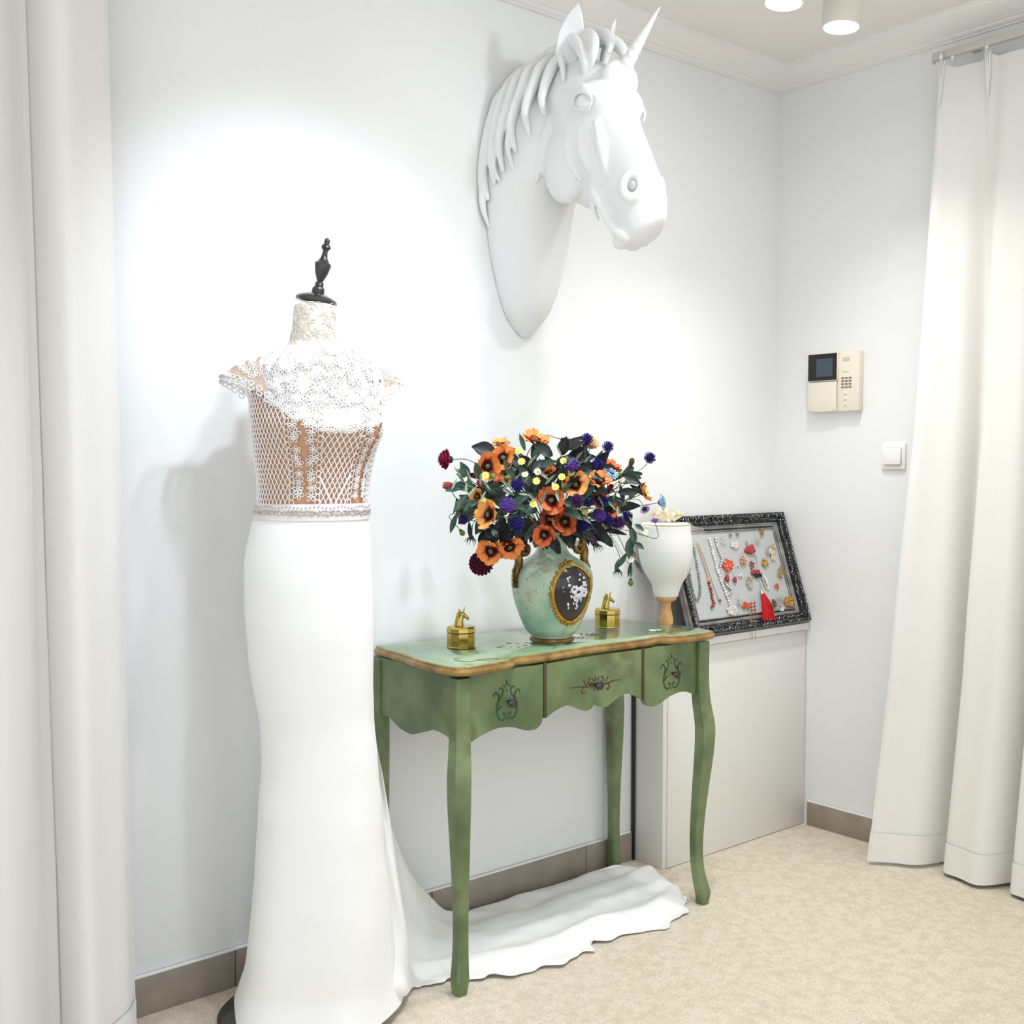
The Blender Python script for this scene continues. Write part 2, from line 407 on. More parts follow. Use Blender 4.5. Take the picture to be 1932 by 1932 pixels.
# smooth the outline
out = crom(out, 3)
nO = len(out)
def onorm(i):
    a = out[i-1] if i else out[-1]; b = out[(i+1) % nO]; t = (b - a); n = Vector((t.y, -t.x, 0)).normalized()
    return n
cen = V(TX, -.21, 0)
nrm = [onorm(i) for i in range(nO)]
sg = 1 if sum(nrm[i].dot(out[i] - cen) for i in range(nO)) > 0 else -1
nrm = [n * sg for n in nrm]
for i, p in enumerate(out):
    if p.y > -.02: nrm[i] = V(1 if p.x > TX else -1, 0, 0)
def oring(off, z): return [out[i] + nrm[i] * off + V(0, 0, z) for i in range(nO)]
MB().loft([oring(-.016, TZ - .022), oring(-.0105, TZ - .001), oring(-.0115, TZ)]).build('tabletop', green_top, tb, ang=50)
MB().loft([oring(-.011, TZ - .003), oring(-.009, TZ - .0005), oring(-.004, TZ - .002), oring(-.0035, TZ - .0065), oring(.0, TZ - .008), oring(.0025, TZ - .013), oring(.0015, TZ - .019), oring(-.003, TZ - .0225), oring(-.018, TZ - .0225)], caps=False).build('gold_edge', gold_e, tb, ang=30)
YF = -.392
legspots = {'fl': (-1.752, -.392, -1, -1), 'fr': (-.868, -.392, 1, -1), 'br': (-.868, -.040, 1, 1), 'bl': (-1.752, -.040, -1, 1)}
lp = [(TZ-.03, .0215, 0), (.66, .0215, 0), (.60, .0225, .003), (.53, .0245, .0105), (.46, .0235, .0095), (.36, .0205, .003), (.26, .0175, -.003), (.17, .0160, -.0055), (.10, .0165, -.002), (.055, .0185, .005), (.035, .0195, .0085), (.022, .0175, .0085), (0, .0145, .007)]
for k, (lx, ly, ox, oy) in legspots.items():
    rings = []
    for z in [lp[0][0] + (0 - lp[0][0]) * i / 44 for i in range(45)]:
        zz = -z
        h = sinterp([(-a, b) for a, b, c in lp], zz); d = sinterp([(-a, c) for a, b, c in lp], zz)
        if oy > 0: d *= .35
        c_ = h * .30; o_ = V(lx + ox * d, ly + oy * d * (.3 if oy > 0 else 1), z)
        ring = []
        for sx, sy in ((1, 1), (-1, 1), (-1, -1), (1, -1)):
            a = (sx * (h - c_), sy * h); b = (sx * h, sy * (h - c_))
            ring += [b, a] if sx * sy > 0 else [a, b]
        rings.append([o_ + V(x, y, 0) for x, y in ring])
    MB().loft(rings).build('leg', green, tb, ang=25)
def panel(top, prof, y, th, nm, m=green, ax='x'):
    """a vertical board with a scalloped lower edge: prof = [(coord, z)]"""
    pts = crom([V(a, 0, b) for a, b in prof], 6)
    mb = MB(); n = len(pts)
    def P(c, d, z): return V(c, d, z) if ax == 'x' else V(d, c, z)
    vs = [P(p.x, y, top) for p in pts] + [P(p.x, y, p.z) for p in pts] + [P(p.x, y + th, top) for p in pts] + [P(p.x, y + th, p.z) for p in pts]
    fs = []
    for i in range(n - 1):
        fs += [(i, i+1, n+i+1, n+i), (2*n+i, 3*n+i, 3*n+i+1, 2*n+i+1), (n+i, n+i+1, 3*n+i+1, 3*n+i), (i, 2*n+i, 2*n+i+1, i+1)]
    fs += [(0, n, 3*n, 2*n), (n-1, 3*n-1, 4*n-1, 2*n-1)]
    mb.add(vs, fs); return mb.build(nm, m, tb, ang=35)
zt = TZ - .023
dl = panel(zt - .004, [(-1.7285, .612), (-1.69, .626), (-1.64, .637), (-1.59, .633), (-1.545, .618), (-1.51, .616), (-1.492, .628), (-1.486, .644)], YF - .004, .018, 'drawer')
dc = panel(zt - .004, [(-1.474, .640), (-1.44, .655), (-1.40, .662), (-1.365, .650), (-1.335, .638), (-1.312, .643), (-1.297, .655), (-1.282, .643), (-1.258, .638), (-1.228, .650), (-1.190, .664), (-1.15, .657), (-1.120, .642)], YF - .004, .018, 'drawer')
dr = panel(zt - .004, [(-1.108, .644), (-1.100, .626), (-1.080, .614), (-1.045, .618), (-1.00, .634), (-.955, .640), (-.92, .634), (-.892, .624)], YF - .004, .018, 'drawer')
tag(dl, 'left drawer with dark green scroll motif'); tag(dc, 'middle drawer with brown floral motif'); tag(dr, 'right drawer with dark green scroll motif')
panel(zt, [(-1.735, .640), (-1.5, .665), (-1.3, .672), (-1.1, .665), (-.885, .640)], YF + .016, .012, 'front_rail')
for x in (-1.480, -1.114): MB().box((x, YF + .002, (zt + .640) / 2), (.008, .016, zt - .640), .002).build('divider', div_m, tb)
for x in (-1.7305, -.8895): MB().box((x, YF + .004, (zt + .628) / 2), (.003, .012, zt - .628), 0).build('drawer_gap', groove_m, tb)
side = [(-.378, .610), (-.352, .628), (-.30, .634), (-.25, .620), (-.20, .606), (-.15, .612), (-.11, .628), (-.085, .634), (-.056, .626)]
panel(zt, side, -1.762, .016, 'side_apron', ax='y'); panel(zt, side, -.874, .016, 'side_apron', ax='y')
panel(zt, [(-1.735, .66), (-1.3, .66), (-.885, .66)], -.03, .014, 'back_rail')
# painted scroll motifs (thin paint ribbons on the drawer fronts) and metal knobs
knob_m = mat('pewter_knob', (84, 82, 84), .28, metal=.9)
def ribbon(pts, wd, y, m, parent, nm='painted_scroll', close=False):
    P = crom([V(a, 0, b) for a, b in pts], 6); mb = MB(); n = len(P); L = []; Rr = []
    for i, p in enumerate(P):
        t = (P[min(i+1, n-1)] - P[max(i-1, 0)]).normalized(); nn = Vector((-t.z, 0, t.x))
        f = i / (n - 1); w_ = wd * (.35 + .65 * sin(pi * min(1, .12 + f * .88)))
        L.append(V(p.x, y, p.z) + nn * w_); Rr.append(V(p.x, y, p.z) - nn * w_)
    d = V(0, .0006, 0)
    mb.loft([[L[i], Rr[i], Rr[i] + d, L[i] + d] for i in range(n)])
    return mb
def dot(mb, x, z, rx, rz, y, rot=0):
    M = Matrix.Rotation(rot, 3, 'Y')
    mb.ell((x, y, z), (rx, .0006, rz), 12, 6, M)
yp = YF - .0044
def scroll_side(cx, cz, s, drawer):
    mb = MB()
    for k in (-1, 1):
        for pts, wd in (([(.006, -.042), (.014, -.047), (.023, -.044), (.030, -.034), (.033, -.020), (.030, -.004), (.026, .008), (.028, .018), (.036, .024), (.043, .020), (.042, .013)], .0032),
                        ([(.026, .004), (.018, .012), (.013, .022), (.014, .031), (.021, .034), (.026, .029)], .0026),
                        ([(.006, -.042), (.005, -.034), (.012, -.031), (.014, -.037)], .0024),
                        ([(.030, -.022), (.022, -.014), (.017, -.010)], .0030)):
            r = ribbon([(cx + k*a*s, cz + b*s) for a, b in pts], wd, yp, None, None); mb.add(r.v, r.f)
    for a, b, rx, rz, ro in ((0, .046, .003, .008, 0), (-.009, .038, .0022, .005, -.8), (.009, .038, .0022, .005, .8), (0, .026, .002, .004, 0), (0, -.046, .0028, .0028, 0)):
        dot(mb, cx + a*s, cz + b*s, rx, rz, yp, ro)
    mb.build('painted_scroll', dark_gr, drawer)
def knob(cx, cz, drawer):
    mb = MB(); mb.lathe([(.004, 0), (.0035, .008), (.009, .012), (.0125, .017), (.011, .0225), (.005, .025)], 16, (cx, YF - .004, cz), basis((0, -1, 0)))
    for k in range(6): a = k * pi / 3; mb.ell((cx + .0095 * cos(a), YF - .0235, cz + .0095 * sin(a)), (.005, .004, .005), 8, 6)
    mb.build('knob', knob_m, drawer)
scroll_side(-1.607, .703, 1.0, dl); scroll_side(-.997, .703, 1.0, dr)
mb = MB(); cx, cz = -1.297, .708
for k in (-1, 1):
    for pts, wd in (([(.006, 0), (.03, -.006), (.05, -.004), (.07, -.001), (.095, -.002)], .0022), ([(.02, -.004), (.028, .006), (.024, .016), (.016, .014)], .0026), ([(.045, -.005), (.052, -.016), (.044, -.022), (.038, -.016)], .0026), ([(.034, -.003), (.042, .008), (.046, .014)], .0024)):
        r = ribbon([(cx + k*a, cz + b) for a, b in pts], wd, yp, None, None); mb.add(r.v, r.f)
for a in range(9):
    an = a * 2*pi/9 + .2; dot(mb, cx + .014*cos(an), cz + .014*sin(an), .0025, .0075, yp, pi/2 - an)
mb.build('painted_flower_scroll', brown_p, dc)
knob(-1.602, .700, dl); knob(-1.299, .705, dc); knob(-.992, .698, dr)
# painted posies and corner scrolls on the top
pz = TZ + .0003
white_paint = mat('cream_flower_paint', (226, 222, 206), .5); lg_paint = mat('leaf_paint', (86, 124, 78), .5)
def posy(cx, cy, s, nm, seed, parent=tb):
    rnd = random.Random(seed); mb = MB(); lf = MB()
    for q in range(3):
        ox, oy = rnd.uniform(-.028, .028)*s, rnd.uniform(-.014, .014)*s
        for k in range(5): a = k*2*pi/5 + q; mb.ell((cx+ox+.008*s*cos(a), cy+oy+.008*s*sin(a), pz), (.006*s, .006*s, .0003), 10, 4)
    for q in range(14):
        a = rnd.uniform(0, 2*pi); r_ = rnd.uniform(.02, .065)*s
        lf.ell((cx+r_*cos(a), cy+r_*.55*sin(a), pz), (.010*s, .003*s, .0003), 8, 4, Matrix.Rotation(a + rnd.uniform(-.5, .5), 3, 'Z'))
    mb.build('painted_posy', white_paint, parent); lf.build('painted_leaves', lg_paint, parent)
posy(-1.455, -.245, 1.0, 'a', 3); posy(-1.36, -.315, 1.15, 'b', 5); posy(-1.19, -.235, 1.1, 'c', 8); posy(-.95, -.30, .8, 'd', 9)
for cxx, k in ((-1.70, 1), (-.91, -1)):
    cr = MB()
    for pts in ([(0, .0), (.03, .012), (.06, .006), (.075, -.008), (.062, -.014)], [(.02, .006), (.04, -.010), (.065, -.018), (.10, -.014), (.12, .0)], [(0, 0), (-.02, .03), (-.012, .06), (.005, .06)]):
        P = crom([V(cxx + k*a, -.375 + b, pz) for a, b in pts], 6); cr.tube(P, .0016, 5, flat=.18)
    cr.build('painted_corner_scroll', leaf_gold, tb)

# ---------------------------------------------------------------- dress form and wedding dress
O = V(-2.08, -.275, 0); BK = Vector((sin(YAW), cos(YAW), 0))
def D(s, b, z): return O + RT * s + BK * b + V(0, 0, z)
sil = [(.035, -.004, .180), (.073, -.003, .177), (.123, .001, .170), (.212, .004, .163), (.300, .006, .155), (.400, .006, .146), (.513, .006, .138), (.575, .006, .132), (.638, .005, .129), (.700, .001, .128), (.762, -.006, .133), (.836, -.011, .138), (.923, -.015, .142), (1.009, -.017, .142), (1.082, -.017, .140), (1.162, -.011, .130), (1.186, -.008, .124), (1.211, -.006, .122), (1.266, -.003, .126), (1.327, -.001, .136), (1.387, .002, .144), (1.436, .002, .146), (1.480, .002, .148), (1.515, .001, .142), (1.535, .001, .122), (1.552, .001, .090), (1.566, .001, .062), (1.59, .0, .052), (1.62, .001, .049), (1.662, .005, .046)]
dep = [(.03, 1.0), (.3, .95), (.6, .86), (.75, .84), (1.0, .86), (1.2, .80), (1.3, .82), (1.39, .84), (1.5, .70), (1.55, .72), (1.6, .95), (1.67, 1.0)]
T0 = R(30)
def S(phi, z, off=0):
    phi = (phi + pi) % (2*pi) - pi
    th = phi + T0
    c_ = sinterp([(a, b) for a, b, c in sil], z); h = sinterp([(a, c) for a, b, c in sil], z); d = h * sinterp(dep, z)
    bust = 0
    if 1.24 < z < 1.50:
        g = math.exp(-((z - 1.375) / .055) ** 2)
        bust = .030 * g * (math.exp(-((phi - .5) / .42) ** 2) + math.exp(-((phi + .5) / .42) ** 2))
    return D(c_ + (h + off) * sin(th) + bust * sin(th), -(d + off + bust) * cos(th), z)
def SN(phi, z):
    e = .01; a = S(phi + e, z) - S(phi - e, z); b = S(phi, z + .004) - S(phi, z - .004); n = a.cross(b)
    n.normalize(); ref = S(phi, z) - D(0, 0, z)
    return n if n.dot(ref) > 0 else -n
form_m = mat('form_cream_lace_cloth', (238, 230, 218), .8, var=(222, 212, 196), vscale=60, vdet=2, vlo=.45, vhi=.52, bump=.15, bscale=120)
black_w = mat('black_turned_wood', (30, 25, 28), .3, coat=.4, var=(46, 38, 40), vscale=20)
basep = V(-2.142, -.225, 0)
fm = thing('dress_form', 'cream lace dress form with black turned finial and round black base', 'mannequin', basep)
MB().lathe([(.150, 0), (.155, .004), (.155, .012), (.148, .020), (.120, .025), (.05, .029), (.02, .034)], 48, basep).build('base', black_w, fm)
MB().tube([basep + V(0, 0, .03), D(-.01, 0, .6), D(-.008, 0, 1.1)], .014, 12).build('pole', black_w, fm)
zs = [1.12 + (1.658 - 1.12) * i / 40 for i in range(41)]
MB().loft([[S(2*pi*k/48, z, -.004 if z < 1.53 else 0) for k in range(48)] for z in zs]).build('torso', form_m, fm, ang=60)
lacev = MB()
rnd = random.Random(4)
for q in range(60):
    ph, z = rnd.uniform(-1.6, .9), rnd.uniform(1.57, 1.655); r_ = rnd.uniform(.006, .016); a0 = rnd.uniform(0, 6.28); pts = []
    for k in range(9):
        a = a0 + k * .42; zz = min(1.66, max(1.56, z + r_ * sin(a))); pts.append(S(ph + r_ / .05 * cos(a), zz, .0012))
    lacev.tube(pts, .0009, 4)
tag(lacev.build('neck_lace', mat('lace_cream_thread', (236, 228, 214), .8), fm), kind='stuff')
ct = D(.006, 0, 1.668); axc = (V(0, 0, 1) + RT * .19 - BK * .0).normalized(); Mc = basis(axc)
cap = MB().lathe([(.040, -.006), (.047, -.004), (.048, .002), (.044, .007), (.034, .011), (.024, .015), (.018, .017)], 36, ct, Mc).build('neck_cap', black_w, fm)
MB().lathe([(.010, .014), (.0145, .018), (.0150, .024), (.0125, .031), (.0095, .034), (.0105, .036), (.0095, .038), (.0105, .040), (.0095, .042), (.0065, .044), (.009, .050), (.0145, .062), (.0180, .076), (.0190, .083), (.0185, .086), (.0135, .090), (.0085, .098), (.0062, .108), (.0060, .116), (.0095, .119), (.0112, .123), (.0095, .128), (.0062, .130), (.0066, .136), (.0060, .141), (.003, .144)], 28, ct, Mc).build('finial', black_w, fm)

satin = mat('white_crepe', (244, 243, 240), .6, sheen=.25, spec=.3)
lace_w = mat('white_lace_thread', (248, 246, 244), .75); nude = mat('nude_tulle_lining', (198, 152, 120), .8)
dress = thing('wedding_dress', 'white lace and crepe wedding gown with a long train, worn by the dress form', 'dress', D(0, 0, .03))
def skirt(u, v):
    th = u * 2 * pi; z = 1.178 + (.036 - 1.178) * v
    p = S(th, z, .004)
    if v > .93: p += (p - D(0, 0, p.z)).normalized() * .012 * ((v - .93) / .07) ** 2
    if v > .55:
        f = (v - .55) / .45
        p += (p - D(0, 0, p.z)).normalized() * .008 * f * sin(5 * th + 1.2) + V(0, 0, .006 * f * f * sin(3 * th + 2.2))
    wr = .0016 * noise.noise(V(p.x * 9, p.y * 9, p.z * 14))
    return p + (p - D(0, 0, p.z)).normalized() * wr
MB().grid(skirt, 96, 110, closeu=True).build('skirt', satin, dress, ang=0)
def zedge(ph):
    d = abs((ph + pi) % (2*pi) - pi); return 1.455 - .10 * max(0, math.cos(d * 1.2)) + .02
# tulle lining of the bodice (opaque nude) and the yoke
MB().grid(lambda u, v: S(u*2*pi, 1.175 + (zedge(u*2*pi) - 1.170)*v, .0015), 72, 34, closeu=True).build('bodice_lining', nude, dress, ang=0)
def inlat(phi, z):
    d = abs((phi + pi) % (2*pi) - pi)
    if z > 1.455 - .10 * max(0, math.cos(d * 1.2)) + .02: return False
    return d < R(17) or d > R(44)
lat = MB(); cell = R(5.2); slope = cell / .0225
for fam in (-1, 1):
    k = 0
    for k in range(int(2*pi / cell) + 1):
        run = []
        for i in range(46):
            z = 1.205 + i * .0062; ph = k * cell + fam * slope * (z - 1.2)
            if inlat(ph, z) and z < 1.47: run.append(S(ph, z, .0042))
            else:
                if len(run) > 2: lat.tube(run, .00135, 4)
                run = []
        if len(run) > 2: lat.tube(run, .00135, 4)
tag(lat.build('lattice_net', lace_w, dress, ang=0), 'white diamond net over the bodice', kind='stuff')
# guipure lace: chains of rings and looped flowers that follow the surface
lace = MB()
def surf_path(phi, z, pts, off=.005): 
    h = sinterp([(a, c) for a, b, c in sil], min(z, 1.5)); return [S(phi + a / max(h, .06), z + b, off) for a, b in pts]
def ring(mb, phi, z, r_, sq=1.0, off=.005, th=.0012):
    mb.tube(surf_path(phi, z, [(r_*cos(2*pi*k/8), r_*sq*sin(2*pi*k/8)) for k in range(8)], off), th, 4, closed=True)
def lflower(mb, phi, z, s, a0, n=5):
    for k in range(n):
        a = a0 + 2*pi*k/n; pts = []
        for q in range(8):
            b = 2*pi*q/8; u, v = s*(.62 + .38*cos(b)), s*.26*sin(b)
            pts.append((u*cos(a) - v*sin(a), u*sin(a) + v*cos(a)))
        mb.tube(surf_path(phi, z, pts, .0058), .0011, 4, closed=True)
    ring(mb, phi, z, s * .2, 1, .006)
rnd = random.Random(11)
for sgn in (-1, 1):
    for e in (R(17.5), R(43.5)):
        for i in range(19): ring(lace, sgn * e, 1.21 + i * .0128, .0052, 1.25)
    for q in range(26):
        z = 1.225 + (q % 13) * .0175 + rnd.uniform(-.004, .004); ph = sgn * (R(23.5) + (q // 13) * R(13) + rnd.uniform(-.03, .03))
        lflower(lace, ph, z, rnd.uniform(.0085, .0125), rnd.uniform(0, 6))
for q in range(420):   # yoke, dense
    ph = rnd.uniform(-2.6, 2.6); z = rnd.uniform(1.43, 1.548)
    d = abs(ph)
    if z < 1.455 - .10 * max(0, math.cos(d * 1.2)) + .005: continue
    lflower(lace, ph, z, rnd.uniform(.009, .015), rnd.uniform(0, 6))
for q in range(90):   # scalloped upper edge of the net
    ph = -pi + q * 2*pi/90; z = 1.455 - .10 * max(0, math.cos(abs(ph) * 1.2)) + .016 + rnd.uniform(-.004, .004)
    lflower(lace, ph, z, .009, rnd.uniform(0, 6))
tag(lace.build('lace_applique', lace_w, dress, ang=0), 'white looped flower lace', kind='stuff')
MB().grid(lambda u, v: S(u*2*pi, zedge(u*2*pi) + (1.564 - zedge(u*2*pi))*v, .0020), 72, 10, closeu=True).build('yoke_tulle_glare', mat('yoke_tulle_glare', (240, 230, 222), .8), dress, ang=0)  # yoke cloth paled, the lamps' glare on the chest put into its colour
# cap sleeves
tulle = mat('sheer_nude_tulle', (222, 190, 160), .8, alpha=.5)
def sleeve(sg):
    arm = []; edge = []
    for i in range(15):
        t = i / 14; ph = sg * (R(62) + R(66) * t); z = 1.452 + .088 * sin(pi * t) ** .8
        a = S(ph, z, .003); arm.append(a)
        outd = (S(sg * R(95), 1.5) - D(0, 0, 1.5)); outd.z = 0; outd.normalize()
        edge.append(a + outd * (.010 + .080 * sin(pi * t)) + V(0, 0, -.004 - .038 * sin(pi * t) ** 1.5))
    mb = MB()
    mb.loft([[arm[i], arm[i].lerp(edge[i], .5) + V(0, 0, .006 * sin(pi * i / 14)), edge[i]] for i in range(15)], caps=False, closed=False)
    o = mb.build('cap_sleeve', tulle, dress, ang=0)
    lc_ = MB()
    for ch, off in ((edge, V(0, 0, 0)), (edge, V(0, 0, -.011)), (arm, V(0, 0, .002))):
        P = crom(ch, 3)
        for i in range(0, len(P) - 1, 2):
            t = (P[i+1] - P[i]).normalized(); nn = (arm[7] - edge[7]).normalized()
            M = Matrix((t, (nn - t*nn.dot(t)).normalized(), t.cross(nn).normalized())).transposed()
            lc_.torus(P[i] + off, .0062, .0014, 10, 4, M, 1.1, .8)
    for i in range(2, 13):
        for f in (.3, .6):
            c = arm[i].lerp(edge[i], f) + V(0, 0, .005); M = basis((edge[i] - arm[i]).cross(arm[i+1] - arm[i-1]).normalized())
            for k in range(5): a = 2*pi*k/5 + i; lc_.torus(c + M @ V(.0055*cos(a), .0055*sin(a), 0), .0036, .0011, 8, 4, M)
    tag(lc_.build('sleeve_lace', lace_w, o, ang=0), kind='stuff')
sleeve(-1); sleeve(1)
# beaded belt
belt_m = mat('belt_satin', (226, 220, 216), .5); bead_m = mat('crystal_beads', (206, 196, 198), .12, metal=.55)
bl = MB(); bl.loft([[S(2*pi*k/72, z, o_) for k in range(72)] for z, o_ in ((1.168, .003), (1.170, .007), (1.187, .0085), (1.205, .007), (1.207, .003))], caps=False)
bl_o = bl.build('belt', belt_m, dress, ang=60)
bd = MB(); rnd = random.Random(2)
for i in range(190):
    ph = 2*pi*i/190
    for r_ in range(2):
        p = S(ph + rnd.uniform(-.012, .012), 1.184 + r_ * .0065 + rnd.uniform(-.0018, .0018), .0092); s_ = rnd.uniform(.0020, .0032)
        bd.ell(p, (s_, s_, s_), 6, 4)
for i in range(90): bd.ell(S(2*pi*i/90, 1.1995 + .002 * sin(i * .9), .0085), (.0022, .0022, .0022), 6, 4)
tag(bd.build('belt_beads', bead_m, bl_o, ang=30), kind='stuff')
# train
cols = [
    ([D(.150, -.07, .032), D(.168, -.01, .10), D(.166, .03, .22), D(.155, .05, .36), D(.142, .06, .50), D(.126, .055, .66)]),
    ([V(-1.868, -.300, .006), D(.205, .01, .05), D(.205, .05, .14), D(.185, .07, .27), D(.168, .075, .40), D(.146, .070, .54)]),
    ([V(-1.810, -.318, .006), V(-1.80, -.275, .02), V(-1.805, -.24, .07), V(-1.80, -.20, .16), V(-1.795, -.165, .27), V(-1.79, -.135, .385)]),
    ([V(-1.735, -.335, .006), V(-1.72, -.285, .025), V(-1.715, -.24, .03), V(-1.71, -.19, .075), V(-1.705, -.145, .14), V(-1.705, -.10, .22)]),
    ([V(-1.64, -.395, .006), V(-1.62, -.32, .026), V(-1.62, -.25, .018), V(-1.615, -.18, .04), V(-1.61, -.12, .065), V(-1.61, -.07, .11)]),
    ([V(-1.50, -.438, .006), V(-1.49, -.35, .026), V(-1.49, -.27, .012), V(-1.50, -.19, .028), V(-1.51, -.11, .018), V(-1.52, -.045, .035)]),
    ([V(-1.36, -.436, .006), V(-1.35, -.35, .022), V(-1.35, -.27, .012), V(-1.36, -.19, .026), V(-1.36, -.11, .012), V(-1.37, -.035, .016)]),
    ([V(-1.29, -.405, .006), V(-1.25, -.34, .034), V(-1.24, -.26, .014), V(-1.24, -.18, .028), V(-1.24, -.11, .014), V(-1.24, -.035, .016)]),
    ([V(-1.10, -.452, .006), V(-1.09, -.36, .024), V(-1.08, -.27, .018), V(-1.08, -.19, .032), V(-1.08, -.12, .02), V(-1.08, -.05, .022)]),
    ([V(-.96, -.420, .006), V(-.96, -.34, .026), V(-.96, -.26, .022), V(-.95, -.19, .040), V(-.95, -.13, .024), V(-.96, -.07, .035)]),
    ([V(-.875, -.345, .006), V(-.865, -.30, .020), V(-.86, -.24, .026), V(-.855, -.19, .045), V(-.855, -.15, .034), V(-.90, -.10, .042)]),
    ([V(-.845, -.300, .005), V(-.838, -.27, .008), V(-.832, -.23, .010), V(-.825, -.19, .012), V(-.83, -.16, .010), V(-.86, -.13, .010)]),
]
rows = [crom(c, 7) for c in cols]; nv = len(rows[0])
lines = [crom([r[j] for r in rows], 10) for j in range(nv)]; nu = len(lines[0])
def trp(i, j):
    p = lines[j][i].copy(); u = i / (nu - 1); v = j / (nv - 1)
    m = min(1, max(0, (u - .10) * 4)); floorness = max(0, 1 - p.z / .12)
    g = noise.noise(V(u * 9, v * 7, 1)) * .010 + noise.noise(V(u * 22 + p.y * 9, v * 10, 5)) * .007 + noise.noise(V(u * 50, v * 16, 9)) * .0025
    p.z += (g + .006 * sin(v * 26 + 4 * u)) * m * floorness * (1 if 0 < j < nv - 1 else .4)
    if j == 0: p.y += .010 * sin(u * 75) * m + .006 * sin(u * 141 + 1) * m
    hang = min(1, p.z / .10) * min(1, u * 10)
    p += (RT * .25 - BK) * (.024 * sin(v * 13.5 + 2.2 * u + .4) * hang * (1 - v * .7))
    p.z = max(p.z, .003)
    return p
tr = MB(); tr.add([trp(i, j) for j in range(nv) for i in range(nu)], [(j*nu+i, j*nu+i+1, (j+1)*nu+i+1, (j+1)*nu+i) for j in range(nv-1) for i in range(nu-1)])
tro = tr.build('train', satin, dress, ang=0)
sm = tro.modifiers.new('subdivision', 'SUBSURF'); sm.levels = 1; sm.render_levels = 2
# ---------------------------------------------------------------- white unicorn head on the back wall
plaster = mat('white_plaster', (240, 240, 240), .55, spec=.35)
UX = -1.215
def U(l, f, z): return V(UX + l, -f, z)
def bake(mb, name, m, parent, voxel, smooth_it=4, decimate=None):
    me = mb.mesh(name, 0); tmp = bpy.data.objects.new('tmp', me); C.objects.link(tmp)
    r = tmp.modifiers.new('r', 'REMESH'); r.mode = 'VOXEL'; r.voxel_size = voxel
    s_ = tmp.modifiers.new('s', 'SMOOTH'); s_.factor = .5; s_.iterations = smooth_it
    dg = bpy.context.evaluated_depsgraph_get(); ev = tmp.evaluated_get(dg)
    nm_ = bpy.data.meshes.new_from_object(ev); nm_.name = name
    bpy.data.objects.remove(tmp)
    if parent is not None:
        inv = parent.matrix_basis.inverted(); nm_.transform(inv)
    nm_.polygons.foreach_set('use_smooth', [True] * len(nm_.polygons))
    nm_.materials.clear(); nm_.materials.append(m)
    return link(name, nm_, parent)
un = thing('unicorn_head', 'white plaster unicorn head mounted high on the back wall', 'wall sculpture', (UX, 0, 1.667))
hb = MB()
# neck: horizontal slices against the wall
wt = [(1.667, .012), (1.69, .040), (1.735, .075), (1.838, .113), (1.94, .136), (2.04, .148), (2.13, .150), (2.21, .142), (2.29, .126), (2.37, .092), (2.42, .058), (2.445, .03)]
dt = [(1.667, .012), (1.69, .040), (1.746, .082), (1.833, .110), (1.934, .130), (2.04, .150), (2.12, .19), (2.22, .215), (2.32, .21), (2.40, .18), (2.445, .14)]
rings = []
for i in range(40):
    z = 1.667 + (2.445 - 1.667) * i / 39; w_ = sinterp(wt, z); d = sinterp(dt, z); ring_ = []
    for k in range(25):
        a = pi * k / 24; e = 1.05
        x = w_ * (abs(cos(a)) ** e) * (1 if cos(a) >= 0 else -1); f = d * abs(sin(a)) ** .9
        ring_.append(U(x, f, z))
    rings.append(ring_)
hb.loft(rings)
# head: rings between the upper and the lower profile line
hs = [((.20, 2.43), (.08, 2.26), .060), ((.29, 2.405), (.135, 2.19), .080), ((.375, 2.345), (.175, 2.09), .090), ((.425, 2.285), (.205, 2.035), .088), ((.452, 2.205), (.262, 2.008), .072), ((.488, 2.135), (.315, 1.988), .059), ((.520, 2.070), (.355, 1.955), .052), ((.546, 2.012), (.392, 1.915), .052), ((.553, 1.962), (.418, 1.890), .050), ((.542, 1.915), (.448, 1.873), .041), ((.515, 1.886), (.478, 1.870), .022)]
tp = crom([V(0, a[0], a[1]) for a, b, c in hs], 4); bt = crom([V(0, b[0], b[1]) for a, b, c in hs], 4); ws = crom([V(c, 0, 0) for a, b, c in hs], 4)
rings = []
for A, B_, W in zip(tp, bt, ws):
    c_ = (A + B_) / 2; hv = (A - B_) / 2; ring_ = []
    for k in range(28):
        a = 2*pi*k/28; cx_ = cos(a); sy_ = sin(a)
        lat_ = W.x * (abs(cx_) ** .8) * (1 if cx_ >= 0 else -1)
        v = (abs(sy_) ** .85) * (1 if sy_ >= 0 else -1)
        if v < 0: lat_ *= (1 - .35 * (-v))
        else: lat_ *= (1 - .12 * v)
        p = c_ + hv * v; ring_.append(U(lat_, p.y, p.z))
    rings.append(ring_)
hb.loft(rings)
axh = (.597, -.803)
